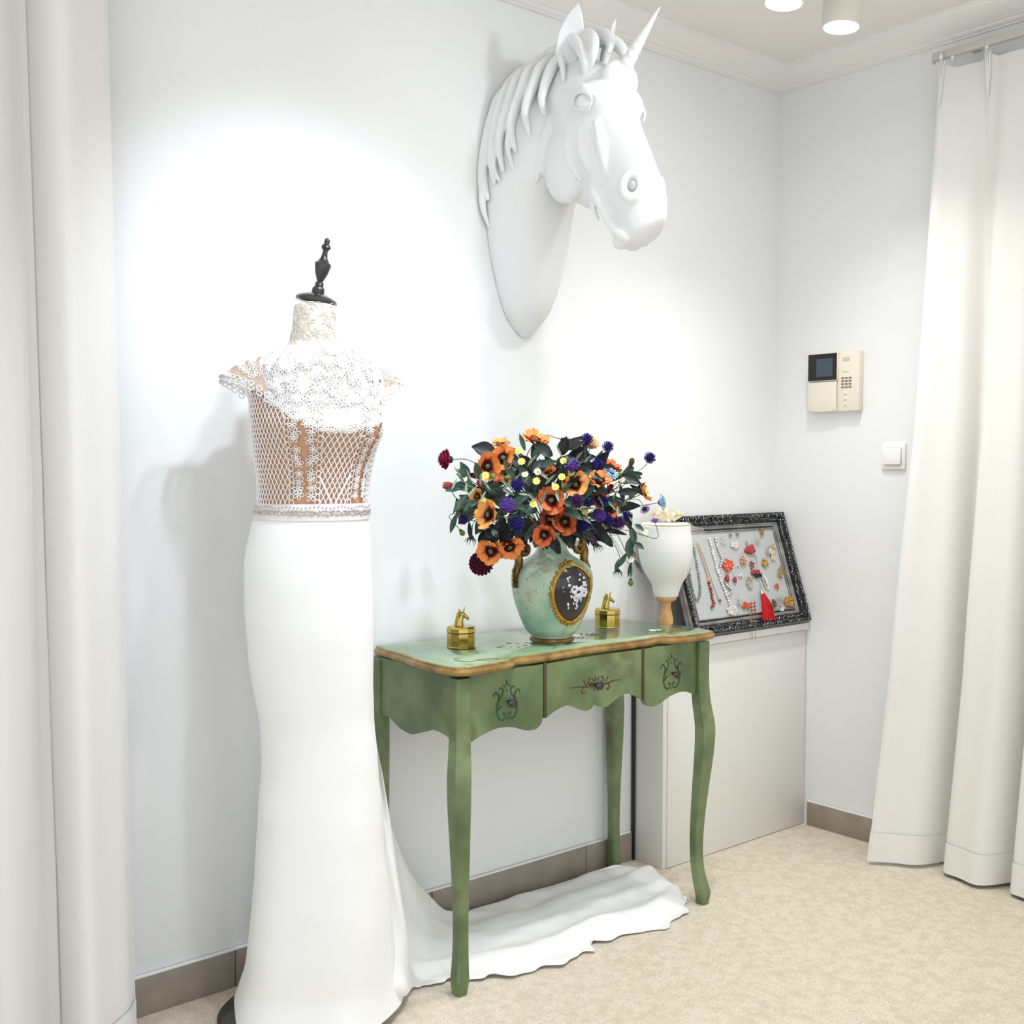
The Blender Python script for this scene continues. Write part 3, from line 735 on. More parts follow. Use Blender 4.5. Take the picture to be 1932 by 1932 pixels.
for sg in (-1, 1):
    hb.ell(U(sg*.050, .245, 2.120), (.045, .085, .110), 18, 12)                         # cheek
    hb.ell(U(sg*.062, .352, 2.262), (.036, .064, .052), 18, 12)                         # eye socket mound
    hb.tube([U(sg*.072, .300, 2.300), U(sg*.094, .335, 2.297), U(sg*.099, .365, 2.283), U(sg*.090, .398, 2.255)], [.008, .014, .014, .007], 10)  # brow
    hb.tube([U(sg*.080, .385, 2.20), U(sg*.070, .395, 2.13), U(sg*.056, .40, 2.06)], [.006, .014, .006], 10)        # facial crest
    hb.tube([U(sg*.085, .325, 2.19), U(sg*.080, .335, 2.12), U(sg*.064, .355, 2.07)], [.005, .013, .006], 10)
    hb.tube([U(sg*.088, .275, 2.19), U(sg*.088, .29, 2.11), U(sg*.070, .325, 2.05)], [.004, .010, .005], 10)
    P = [U(sg*(.040 + .032*cos(a)), .497 + .026*cos(a+.4) - .004, 2.012 + .034*sin(a)) for a in [2*pi*k/14 for k in range(14)]]
    Mn = basis((sg * .80, -.55, .05))
    hb.torus(U(sg*.049, .492, 2.012), .0255, .0145, 18, 8, Mn, .95, 1.25)               # nostril rim
    hb.tube([U(sg*.046, .335, 2.045), U(sg*.055, .352, 2.030), U(sg*.054, .372, 1.995), U(sg*.048, .400, 1.945), U(sg*.042, .432, 1.905), U(sg*.028, .466, 1.880)], [.010, .015, .014, .015, .017, .014], 10)  # upper lip
    hb.tube([U(sg*.050, .335, 2.030), U(sg*.052, .345, 1.985), U(sg*.045, .365, 1.945)], [.006, .009, .005], 8)
    hb.ell(U(sg*.020, .428, 1.884), (.022, .032, .022), 12, 8)                          # chin
    hb.tube([U(sg*.060, .205, 2.28), U(sg*.075, .18, 2.20), U(sg*.085, .155, 2.08)], [.01, .016, .006], 8)
hb.ell(U(0, .505, 1.945), (.042, .050, .050), 16, 10)
hb.ell(U(0, .395, 2.315), (.060, .040, .055), 16, 10)
body = bake(hb, 'head_and_neck', plaster, un, .0052, 5)
# eyes with lids, nostril discs greyed to paint in the shade of hollows
for sg in (-1, 1):
    Me = basis((sg * .92, -.36, .06))
    ey = MB().ell(U(sg*.0885, .357, 2.250), (.025, .029, .019), 20, 14, Me); eo = ey.build('eye', plaster, un)
    lid = MB(); base_ = U(sg*.0885, .357, 2.250)
    Mx = Matrix.Identity(3)
    up_ = [base_ + Me @ V(.037*cos(a), .0, 0) * 0 + V(sg*(.018 - .006*abs(cos(a))), 0, 0) + V(0, -.036*cos(a), .026*abs(sin(a)) - .006*cos(a)) for a in [pi*k/12 for k in range(13)]]
    lo_ = [base_ + V(sg*(.016 - .004*abs(cos(a))), 0, 0) + V(0, -.036*cos(a), -.021*abs(sin(a)) - .006*cos(a)) for a in [pi*k/12 for k in range(13)]]
    lid.tube(up_, [.003 + .0035*sin(pi*k/12) for k in range(13)], 8); lid.tube(lo_, [.0025 + .0025*sin(pi*k/12) for k in range(13)], 8)
    lid.build('eyelid', plaster, eo)
    MB().ell(U(sg*.054, .496, 2.014), (.011, .014, .005), 14, 8, basis((sg*.80, -.55, .05))).build('nostril', mat('nostril_shade', (196, 197, 200), .7), un)
# mane: flowing locks
mn = MB()
def lock(pts, r0, r1=.003, seg=8):
    P = crom(pts, 6); n = len(P); mn.tube(P, [r0 * (.55 + .45*sin(pi*min(1, .25 + .6*i/(n-1)))) * (1 - .8*(i/(n-1))**3) + r1*(i/(n-1)) for i in range(n)], seg, flat=.8)
for sg in (-1, 1):
    for (f0, z0, f1, z1, l1, f2, z2, l2, f3, z3, l3, r_) in (
        (.215, 2.430, .205, 2.36, .085, .195, 2.30, .100, .205, 2.25, .100, .017),
        (.175, 2.435, .165, 2.35, .100, .150, 2.27, .122, .165, 2.21, .120, .018),
        (.135, 2.440, .125, 2.34, .108, .105, 2.24, .136, .125, 2.16, .134, .020),
        (.095, 2.438, .085, 2.32, .118, .070, 2.20, .148, .085, 2.11, .146, .020),
        (.055, 2.428, .050, 2.30, .126, .040, 2.17, .154, .055, 2.08, .152, .019),
        (.028, 2.410, .022, 2.27, .134, .016, 2.13, .160, .030, 2.04, .156, .018),
        (.016, 2.380, .012, 2.24, .142, .010, 2.11, .166, .014, 2.00, .152, .016),
        (.045, 2.30, .05, 2.20, .140, .055, 2.13, .155, .075, 2.085, .150, .013),
        (.100, 2.34, .10, 2.25, .128, .10, 2.18, .142, .12, 2.11, .138, .012),
        (.012, 2.16, .012, 2.08, .160, .012, 2.02, .160, .016, 1.965, .138, .013),
        (.145, 2.38, .15, 2.31, .112, .15, 2.25, .122, .17, 2.19, .118, .011)):
        lock([U(sg*.02, f0, z0), U(sg*l1*.75, f0 + (f1-f0)*.4, z0 + (z1-z0)*.45), U(sg*l1, f1, z1), U(sg*l2, f2, z2), U(sg*l3, f3, z3)], r_)
# forelock over the poll
lock([U(-.02, .20, 2.45), U(-.045, .25, 2.455), U(-.06, .30, 2.42), U(-.068, .33, 2.37), U(-.055, .315, 2.335)], .020)
lock([U(.0, .22, 2.46), U(-.02, .28, 2.465), U(-.045, .34, 2.425), U(-.06, .355, 2.38), U(-.05, .33, 2.345)], .022)
lock([U(.02, .24, 2.46), U(.015, .31, 2.462), U(-.005, .365, 2.425), U(-.03, .385, 2.385)], .022)
lock([U(.03, .24, 2.46), U(.045, .31, 2.455), U(.05, .36, 2.41), U(.055, .36, 2.36)], .020)
lock([U(-.03, .20, 2.45), U(-.06, .22, 2.43), U(-.075, .25, 2.38), U(-.08, .262, 2.33)], .014)
mn.tube([U(0, .012, 2.42), U(0, .06, 2.435), U(0, .13, 2.45), U(0, .21, 2.455)], [.02, .024, .028, .026], 10)
bake(mn, 'mane', plaster, un, .0040, 3)
# ears
def ear(sg):
    base_ = U(sg*.060, .245, 2.385) if sg < 0 else U(sg*.055, .275, 2.385); tip = U(sg*.062, .300, 2.532) if sg < 0 else U(sg*.055, .325, 2.512)
    ax = (tip - base_); ln = ax.length; ax.normalize(); fr = Vector((sg*.55, -.80, -.05)); fr = (fr - ax*fr.dot(ax)).normalized(); sd = ax.cross(fr)
    rings = []
    for i in range(15):
        t = i / 14; w_ = .036 * (sin(pi * (.14 + .86 * t)) ** .75) * (1 - .15*t) + .0012; ring_ = []
        for k in range(16):
            a = 2*pi*k/16; x = cos(a); y = sin(a)
            cup = (.016 * (x*x) - .012) * (1 if t < .95 else .3)
            ring_.append(base_ + ax*(ln*t) + sd*(w_*x) + fr*(cup*sin(pi*min(1, t+.15)) + .006*y*(1 if t < .9 else .5)))
        rings.append(ring_)
    MB().loft(rings).build('ear', plaster, un, ang=0)
ear(-1); ear(1)
# spiral horn
hb0, ht = U(0, .392, 2.325), U(0, .549, 2.476); ax = (ht - hb0); ln = ax.length; ax.normalize(); Mh = basis(ax)
rings = []
for i in range(120):
    t = i / 119; ring_ = []
    for k in range(20):
        a = 2*pi*k/20; r_ = (.0235 * (1 - t) ** .85 + .0012) * (1 + .10 * (abs(sin(.5*(a + t * 2*pi*10))) - .5))
        ring_.append(hb0 + Mh @ V(r_*cos(a), r_*sin(a), ln * t - .015))
    rings.append(ring_)
MB().loft(rings).build('horn', plaster, un, ang=0)
# ---------------------------------------------------------------- vase
VP = V(-1.335, -.262, TZ + .0006)
vase_m = mat('mint_crackled_glaze', (128, 176, 150), .4, var=(190, 206, 182), vscale=9, vdet=8, vlo=.34, vhi=.60, third=(176, 170, 152), speck=((150, 138, 118), 70, .56, .66), bump=.10, bscale=160, coat=.25)
bronze = mat('antique_bronze', (104, 78, 40), .38, metal=.75, var=(150, 118, 62), vscale=60)
giltm = mat('gilt_relief', (160, 124, 48), .32, metal=.85, var=(196, 160, 78), vscale=80, bump=.2, bscale=150)
med_m = mat('medallion_black', (30, 18, 22), .22, coat=.5); lmed = mat('medallion_white_paint', (206, 208, 212), .5)
vprof = [(0.0, .054), (.004, .057), (.010, .056), (.016, .055), (.035, .073), (.087, .095), (.130, .107), (.165, .112), (.190, .110), (.212, .096), (.226, .075), (.238, .055), (.252, .043), (.266, .041), (.282, .046), (.296, .055), (.302, .057)]
def vr(z): return sinterp(vprof, z)
va = thing('vase', 'mint green ceramic vase with bronze scroll handles and dark oval medallion', 'vase', VP)
prof = [(vr(z), z) for z in [.302 * i / 60 for i in range(61)]]
prof = [(.02, .0)] + prof + [(.052, .303), (.042, .290), (.036, .262), (.03, .255)]
MB().lathe(prof, 56, VP).build('body', vase_m, va, ang=60)
MB().lathe([(vr(.006) - .002, .002), (.0605, .004), (.0615, .008), (.060, .012), (.055, .0145)], 56, VP, caps=False).build('foot_ring', bronze, va)
view = -(VP - CAM); view.z = 0; AZ0 = math.atan2(view.y, view.x)
def VS(az, z, off=0):
    a = AZ0 + az; r_ = vr(z) + off; return VP + V(r_ * cos(a), r_ * sin(a), z)
MA = R(33)   # medallion turned to the right of the camera
def medp(a, k, off):   # ellipse coordinates on the belly
    return VS(MA + .056 * k * cos(a) / .108, .142 + .072 * k * sin(a), off)
mb = MB(); vs = [medp(0, 0, .0065)]; fs = []
for j in range(1, 9):
    for i in range(36): vs.append(medp(2*pi*i/36, j/8, .0065 - .003 * (j/8) ** 4))
for i in range(36): fs.append((0, 1+i, 1+(i+1) % 36))
for j in range(7):
    for i in range(36): fs.append((1+j*36+i, 1+j*36+(i+1) % 36, 1+(j+1)*36+(i+1) % 36, 1+(j+1)*36+i))
mo = mb.add(vs, fs).build('medallion', med_m, va)
gf = MB(); gf.tube([medp(2*pi*i/48, 1.08, .003) for i in range(48)], .0055, 8, closed=True)
for i in range(34):
    a = 2*pi*i/34; c_ = medp(a, 1.16 + .03*(i % 2), .003); gf.ell(c_, (.0048, .0048, .0052), 8, 6)
    if i % 2 == 0: gf.tube([medp(a + .05*k, 1.08 + .07*sin(k*1.0), .006) for k in range(4)], .0022, 5)
gf.build('gilt_frame', giltm, mo)
mp = MB(); rnd = random.Random(6)
def mflower(a, k, r_):
    for q in range(6):
        b = q*pi/3; mp.ell(medp(a, k, .0072) + V(0, 0, .62*r_*sin(b)) + RT*(.62*r_*cos(b)), (r_*.52, r_*.52, r_*.52), 8, 6, None)
def flatdisc(c, rx, rz): mp.ell(c, (rx, .0009, rz), 10, 4, basis((c - VP).cross(V(0, 0, 1)).normalized().cross(V(0, 0, 1)).normalized(), None) if False else Matrix.Rotation(AZ0 + MA + pi/2, 3, 'Z'))
def mpt(x, z, off=.0074): return VS(MA + x / .108, .142 + z, off)
for cx_, cz_, r_ in ((.008, .004, .017), (.026, .002, .014), (-.004, .012, .012), (.004, -.010, .012)): 
    for q in range(6): b = q*pi/3; flatdisc(mpt(cx_ + .62*r_*cos(b), cz_ + .62*r_*sin(b)), r_*.36, r_*.40)
for q in range(46):
    a = rnd.uniform(0, 6.28); k = rnd.uniform(.25, .85); s_ = rnd.uniform(.0015, .0042)
    flatdisc(mpt(.050*k*cos(a)*.9, .064*k*sin(a)*.95 + .004), s_, s_ * rnd.uniform(.7, 1.4))
tag(mp.build('painted_bouquet', lmed, mo), 'white flower bouquet painted on the dark oval', kind='stuff')
# scroll handles, on the axis at right angles to the medallion
for sg in (-1, 1):
    az = MA + sg * R(90); hm_ = MB()
    rad = V(cos(AZ0 + az), sin(AZ0 + az), 0)
    def H(r_, z): return VP + rad * r_ + V(0, 0, z)
    pts = [H(.050, .262), H(.062, .285), H(.082, .293), H(.100, .280), H(.104, .262), H(.094, .246), H(.080, .248), H(.078, .262), H(.088, .268)]
    P = crom(pts, 6); hm_.tube(P, [.0065 + .003*sin(pi*i/(len(P)-1)) for i in range(len(P))], 10)
    pts = [H(.100, .268), H(.108, .245), H(.106, .222), H(.114, .200), H(.117, .175), H(.115, .158)]
    P = crom(pts, 6); hm_.tube(P, [.008 + .004*sin(pi*i/(len(P)-1)*1.3 + .3) for i in range(len(P))], 10)
    for k in range(9): hm_.ell(H(.117 + .003*(k % 2), .205 - k*.006), (.0085, .0085, .004), 10, 6)
    hm_.ell(H(.090, .262), (.012, .012, .012), 12, 8)
    hm_.build('handle', bronze, va)

# ---------------------------------------------------------------- flowers
def fmat(n, c, v=None, r_=.7, sc_=60): return mat(n, c, r_, var=v, vscale=sc_, spec=.2)
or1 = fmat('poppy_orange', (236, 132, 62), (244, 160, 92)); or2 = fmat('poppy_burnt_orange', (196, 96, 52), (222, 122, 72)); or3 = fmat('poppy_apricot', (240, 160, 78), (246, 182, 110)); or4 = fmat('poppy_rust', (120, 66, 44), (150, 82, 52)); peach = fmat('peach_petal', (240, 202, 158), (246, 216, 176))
def throat(m):
    nt = m.node_tree; b = nt.nodes['Principled BSDF']; tc = nt.nodes.new('ShaderNodeTexCoord'); sp = nt.nodes.new('ShaderNodeSeparateXYZ'); rp = nt.nodes.new('ShaderNodeValToRGB'); mx = nt.nodes.new('ShaderNodeMix'); mx.data_type = 'RGBA'
    rp.color_ramp.elements[0].position = .34; rp.color_ramp.elements[1].position = .62
    nt.links.new(tc.outputs['Object'], sp.inputs[0]); nt.links.new(sp.outputs['Y'], rp.inputs['Fac']); nt.links.new(rp.outputs['Color'], mx.inputs['Factor'])
    nt.links.new(b.inputs['Base Color'].links[0].from_socket, mx.inputs['B']); mx.inputs['A'].default_value = lin((120, 34, 20)); nt.links.new(mx.outputs['Result'], b.inputs['Base Color'])
for m_ in (or1, or2, or3, or4): throat(m_)
eye_m = fmat('poppy_dark_eye', (82, 20, 18), (46, 14, 16)); pod_m = fmat('poppy_pod_green', (104, 122, 78), (70, 92, 60)); stam_m = fmat('stamen_dark', (38, 22, 30), (90, 40, 40))
stem_m = fmat('stem_olive', (66, 76, 48), (92, 98, 66)); dstem_m = fmat('stem_dark', (40, 52, 40))
bur_m = fmat('burgundy_petal', (116, 20, 48), (146, 34, 66)); mar_m = fmat('maroon_petal', (62, 16, 32), (92, 26, 44)); red_m = fmat('dusty_red_petal', (134, 44, 52), (160, 72, 76)); brn_m = fmat('brown_green_petal', (88, 70, 52), (104, 96, 64))
navy = fmat('navy_floret', (36, 34, 98), (58, 46, 128)); vio = fmat('violet_floret', (92, 58, 150), (128, 88, 180)); plum = fmat('plum_floret', (66, 32, 92), (90, 46, 116)); pale = fmat('pale_blue_floret', (126, 164, 198), (168, 196, 216)); purp = fmat('purple_petal', (116, 66, 158), (140, 92, 180))
yel = fmat('yellow_petal', (226, 212, 92), (238, 228, 140)); crm = fmat('cream_petal', (240, 232, 196), (244, 240, 220)); gbud = fmat('bud_green', (122, 142, 66), (92, 116, 56)); calm = fmat('calyx_dark', (38, 40, 44), (52, 62, 54))
lf_dk = mat('leaf_blackish', (24, 27, 30), .55, var=(40, 46, 44), vscale=30); lf_gr = mat('leaf_deep_green', (44, 66, 54), .55, var=(66, 92, 74), vscale=30); lf_pl = mat('leaf_grey_green', (112, 138, 112), .6, var=(150, 168, 142), vscale=30)
MESH = {}
def shared(key, fn, m, ang=0):
    k = (key, m.name)
    if k not in MESH:
        me = fn().mesh(key, ang); me.materials.append(m); MESH[k] = me
    return MESH[k]
def petal_poppy():
    def g(u, v):
        a = (u - .5) * 2; w_ = .62 * (sin(pi * min(1, .10 + .62 * v)) ** .8); r_ = v
        x = a * w_; y = .12 + r_ * .88 - .10 * a * a * v
        z = .10 + .48 * v ** 1.6 + .18 * a * a * v - .10 * v**4 + .09 * sin(a * 7) * v**3 + .05 * sin(a * 13 + 1) * v**5
        return V(x, y, z)
    return MB().grid(g, 8, 7)
def poppy_eye():
    mb = MB(); mb.lathe([(.02, .10), (.20, .11), (.34, .19), (.40, .30), (.41, .335)], 18, caps=False); return mb
def poppy_pod():
    mb = MB(); mb.lathe([(.09, .10), (.15, .16), (.165, .26), (.13, .33), (.18, .35), (.16, .375), (.02, .385)], 12); return mb
def stamens():
    mb = MB()
    for k in range(18):
        a = k * 2.399; r_ = .20 + .10 * ((k * 7) % 5) / 5; mb.tube([(.08*cos(a), .08*sin(a), .1), (r_*cos(a), r_*sin(a), .30)], .016, 4); mb.ell((r_*cos(a), r_*sin(a), .32), (.03, .03, .045), 6, 4)
    return mb
def floret_ball():
    mb = MB(); mb.ell((0, 0, 0), (.62, .62, .62), 12, 8)
    for k in range(90):
        z = 1 - 2*(k + .5)/90; r_ = math.sqrt(1 - z*z); a = k*2.39996; d = V(r_*cos(a), r_*sin(a), z); n = d.orthogonal().normalized(); b = d.cross(n)
        if z < -.75: continue
        ln = .95 + .12*sin(k*3.1)
        for q in range(3):
            e = (n*cos(q*2.09 + k) + b*sin(q*2.09 + k)); t = d*ln + e*.16
            mb.add([d*.55 + b*.05, d*.55 - b*.05, t + b.cross(e)*0 + e.cross(d)*.07, t - e.cross(d)*.07], [(0, 1, 3, 2)])
    return mb
def floret_dome():
    mb = MB(); mb.ell((0, 0, .1), (.6, .6, .25), 12, 6)
    for ringi, (r0, r1, zz, n) in enumerate(((.15, .42, .55, 9), (.3, .70, .45, 13), (.4, 1.0, .22, 15))):
        for k in range(n):
            a = 2*pi*k/n + ringi*.3; d = V(cos(a), sin(a), 0); s_ = V(-sin(a), cos(a), 0); wd = .85*pi*r1/n
            mb.add([d*r0 + V(0, 0, .28), d*r1*.75 + s_*wd*.5 + V(0, 0, zz), d*r1 + s_*wd*.7 + V(0, 0, zz + .05), d*r1*1.06 + V(0, 0, zz - .02), d*r1 - s_*wd*.7 + V(0, 0, zz + .05), d*r1*.75 - s_*wd*.5 + V(0, 0, zz)], [(0, 1, 2, 3), (0, 3, 4, 5)])
    return mb
def dahlia():
    mb = MB()
    for ringi, (n, r1, z1, z0) in enumerate(((12, 1.0, .30, 0), (11, .86, .55, .05), (9, .62, .78, .1), (6, .36, .92, .15))):
        for k in range(n):
            a = 2*pi*k/n + ringi*.35; d = V(cos(a), sin(a), 0); s_ = V(-sin(a), cos(a), 0); wd = .30
            def g(u, v, d=d, s_=s_, r1=r1, z1=z1, z0=z0):
                x = (u - .5)*2; return d*(.12 + (r1 - .12)*v) + s_*(x*wd*sin(pi*(.12 + .8*v))) + V(0, 0, z0 + (z1 - z0)*v**1.3 + .14*x*x)
            mb.grid(g, 4, 4)
    return mb
def pompon():
    mb = MB(); mb.ell((0, 0, 0), (.8, .8, .8), 12, 8)
    for k in range(120):
        z = 1 - 2*(k + .5)/120; r_ = math.sqrt(1 - z*z); a = k*2.39996; d = V(r_*cos(a), r_*sin(a), z)
        mb.ell(d*.86, (.13, .13, .17), 6, 4, basis(d))
    return mb
def bud_closed():
    mb = MB()
    for k in range(8):
        a = 2*pi*k/8; d = V(cos(a), sin(a), 0); s_ = V(-sin(a), cos(a), 0)
        def g(u, v, d=d, s_=s_):
            x = (u - .5)*2; r_ = .45*sin(pi*(.10 + .72*v)) + .12*v; return d*r_ + s_*(x*.26*sin(pi*(.15 + .75*v))) + V(0, 0, 1.7*v)
        mb.grid(g, 3, 6)
    return mb
def pod_bud():
    mb = MB(); rings = []
    for i in range(11):
        t = i/10; r_ = .62*sin(pi*min(.97, .06 + .9*t))**.8
        rings.append([V(r_*(1 + .08*cos(6*2*pi*k/24))*cos(2*pi*k/24), r_*(1 + .08*cos(6*2*pi*k/24))*sin(2*pi*k/24), 1.5*t) for k in range(24)])
    return mb.loft(rings)
def daisy():
    mb = MB(); mb.ell((0, 0, .1), (.25, .25, .14), 8, 5)
    for k in range(9):
        a = 2*pi*k/9; d = V(cos(a), sin(a), 0); s_ = V(-sin(a), cos(a), 0)
        mb.add([d*.15 + s_*.10, d*.8 + s_*.24 + V(0, 0, .2), d*1.0 + V(0, 0, .14), d*.8 - s_*.24 + V(0, 0, .2), d*.15 - s_*.10, d*.6 + V(0, 0, .14)], [(0, 1, 5, 4), (1, 2, 3, 5), (5, 3, 4, 4)][:2] + [(5, 3, 4)])
    return mb
def calyx():
    mb = MB(); mb.lathe([(.05, -.30), (.28, -.22), (.36, -.05), (.34, .12)], 10)
    for k in range(7):
        a = 2*pi*k/7; d = V(cos(a), sin(a), 0); s_ = V(-sin(a), cos(a), 0); mb.add([d*.3 + s_*.12, d*.3 - s_*.12, d*.55 + V(0, 0, .38)], [(0, 1, 2)])
    return mb
def leaf_mesh(wd=.20, curl=.25, wave=.02):
    def f():
        def g(u, v):
            x = (u - .5)*2; w_ = wd*(sin(pi*min(.985, .04 + .96*v))**.85) + .004
            return V(x*w_, v, .10*x*x*wd*4 + curl*(v*v)*-1 + curl*.9*v + wave*sin(9*v + x*2))
        return MB().grid(g, 4, 10)
    return f
MOUTH = VP + V(0, 0, .285)
def facing(dx, dy, dz): return (RT*dx + UP*dy - FW*dz).normalized()
def bq(px, py, back=0):
    t = ((px - 1040)/215)**2 + ((py - 925)/115)**2
    y = -.235 - .165*math.sqrt(max(0, 1 - t)) + back
    return aty(px, py, y)
def stem_to(t, head, face, thk, m, kind=0, nm='stem'):
    a = head - face*.004; mid1 = head - face*.055; e = MOUTH + V((head.x - MOUTH.x)*.10, (head.y - MOUTH.y)*.10, -.02)
    k1 = mid1.lerp(e, .35) + V(0, 0, .03); k2 = mid1.lerp(e, .75) + V(0, 0, .03)
    e2 = e + V(0, 0, -.05); e2.x = VP.x + max(-.02, min(.02, e2.x - VP.x)); e2.y = VP.y + max(-.02, min(.02, e2.y - VP.y))
    if (head - MOUTH).z < 0:   # heads that hang below the rim arch over it
        k1 = mid1.lerp(e, .4) + V(0, 0, .06 - .4*(head - MOUTH).z); k2 = mid1.lerp(e, .8) + V(0, 0, .05)
    P = crom([a, mid1, k1, k2, e, e2], 5); mb = MB().tube(P, thk, 5); return mb.build(nm, m, t)
NF = {}
def flower_base(name, label, cat, px, py, face, group, back=0):
    head = bq(px, py, back); f = facing(*face); t = thing(name, label, cat, head, basis(f, RT.cross(f).cross(f) if False else None), group); return t, head, f
def poppy(px, py, d, face, m, label, back=0, n=5, pod=True, wide=1.0):
    t, h, f = flower_base('poppy', label, 'flower', px, py, face, 'orange poppies in the vase', back); s_ = d/2/700*1.2
    for k in range(n):
        M = Matrix.Rotation(2*pi*k/n + px*.1, 4, 'Z') @ Matrix.Rotation(.22*sin(k*2.3 + px), 4, 'X') @ Matrix.Diagonal((s_*wide, s_, s_*(1 + .15*sin(k + py)), 1))
        link('petal', shared('poppy_petal', petal_poppy, m), t, M)
    S4 = Matrix.Diagonal((s_, s_, s_, 1))
    link('dark_eye', shared('poppy_eye', poppy_eye, eye_m), t, S4)
    if pod:
        link('seed_pod', shared('poppy_pod', poppy_pod, pod_m), t, S4); link('stamens', shared('stamens', stamens, stam_m), t, S4)
    stem_to(t, h, f, .0012, stem_m)
def simple(name, cat, key, fn, px, py, d, face, m, label, group, back=0, cal=calm, thk=.0011, sm_=stem_m, nm='florets', zs=1.0):
    t, h, f = flower_base(name, label, cat, px, py, face, group, back); s_ = d/2/700
    link(nm, shared(key, fn, m), t, Matrix.Diagonal((s_, s_, s_*zs, 1)))
    if cal: link('calyx', shared('calyx', calyx, cal), t, Matrix.Translation((0, 0, -s_*(.55 if key in ('ball', 'pomp') else .0))) @ Matrix.Diagonal((s_, s_, s_, 1)))
    stem_to(t, h, f, thk, sm_); return t
G = 'flowers in the green vase'
for a in (
    (1008, 834, 40, (.35, .75, .45), or1, 'bright orange poppy at the very top of the bouquet'),
    (945, 842, 28, (-.1, .8, .3), or3, 'apricot poppy half hidden behind the upper left poppies', .05),
    (950, 866, 38, (-.1, .25, .95), or1, 'orange poppy with dark eye, right one of the upper left pair'),
    (917, 878, 40, (.35, -.25, .85), or1, 'orange poppy tilted downwards in the upper left pair'),
    (927, 972, 42, (-.75, .1, .6), or3, 'apricot poppy turned left at the lower left of the bouquet', -.05),
    (946, 912, 28, (.2, .7, .4), or2, 'small burnt orange poppy under the upper left pair'),
    (1085, 915, 40, (.05, .1, 1), or3, 'apricot poppy with red eye facing straight out right of centre'),
    (1041, 946, 42, (-.15, .25, .95), or2, 'burnt orange poppy at the centre of the bouquet'),
    (1036, 978, 34, (0, -.2, .9), or4, 'rust brown poppy below the centre of the bouquet', .03),
    (1066, 986, 40, (-.1, .2, .95), or2, 'ruffled burnt orange poppy low at the right of the centre'),
    (1030, 1007, 36, (-.45, -.35, .8), or2, 'burnt orange poppy hanging just over the vase neck', -.05),
    (1132, 912, 36, (.1, .75, .55), or1, 'bright orange cupped poppy under the pale blue flower', -.05),
    (1152, 885, 32, (.4, .7, .2), or2, 'orange poppy seen from the side behind the pale blue flower', .03),
    (1211, 932, 34, (.85, .35, .2), or3, 'apricot poppy facing right near the right end', -.05),
    (1124, 938, 32, (.65, -.1, .6), or2, 'orange poppy turned right beside the red bud'),
    (929, 1038, 42, (-.35, -.25, .9), or1, 'open orange poppy hanging low in front of the left vase handle', -.08),
    (960, 1028, 40, (.25, -.55, .7), or1, 'ruffled orange poppy hanging right of the lowest left one', -.06),
    (1037, 893, 22, (-.3, .6, .6), or2, 'small burnt orange poppy bud opening above the centre'),
    (903, 936, 24, (-.5, -.2, .8), or3, 'small apricot poppy at the left of the bouquet'),
    (1155, 962, 22, (.3, -.3, .8), or2, 'small orange poppy among the navy flowers at lower right')):
    poppy(*a)
simple('carnation', 'flower', 'dahlia', dahlia, 1113, 840, 36, (.1, .6, .6), peach, 'ruffled peach carnation behind the top navy flower', G, .03, nm='petals', zs=.8)
simple('dahlia', 'flower', 'dahlia', dahlia, 849, 867, 38, (-.95, .05, .3), bur_m, 'burgundy dahlia facing left at the far left end', G, nm='petals', zs=1.1)
simple('gerbera', 'flower', 'budc', bud_closed, 858, 918, 26, (-.95, .10, .2), red_m, 'half closed dusty red gerbera pointing left below the burgundy dahlia', G, nm='petals', zs=.95)
simple('dahlia', 'flower', 'pomp', pompon, 908, 1063, 46, (-.4, -.5, .6), mar_m, 'dark maroon pompon dahlia hanging lowest at the left', G, nm='petals')
for a in ((1060, 829, 18, (.9, -.15, .3), red_m, 'dusty red bud on a thin stem at the top'), (1189, 880, 20, (.25, .9, .3), brn_m, 'brown green bud standing upright at the right'),
          (916, 914, 20, (-.8, .2, .5), red_m, 'dusty red bud left of the navy globe flower'), (1148, 926, 20, (.3, .6, .7), bur_m, 'wine red bud at the right of the bouquet'),
          (1066, 960, 18, (-.2, .3, .9), red_m, 'dusty red bud right of the central poppy'), (895, 900, 16, (-.3, .3, .8), bur_m, 'wine red bud below the upper left poppies'),
          (929, 1000, 20, (.4, -.5, .7), lf_pl, 'grey green striped bud below the left apricot poppy')):
    simple('flower_bud', 'bud', 'budc', bud_closed, *a[:5], a[5], G, nm='petals')
BL = 'navy and violet globe flowers'
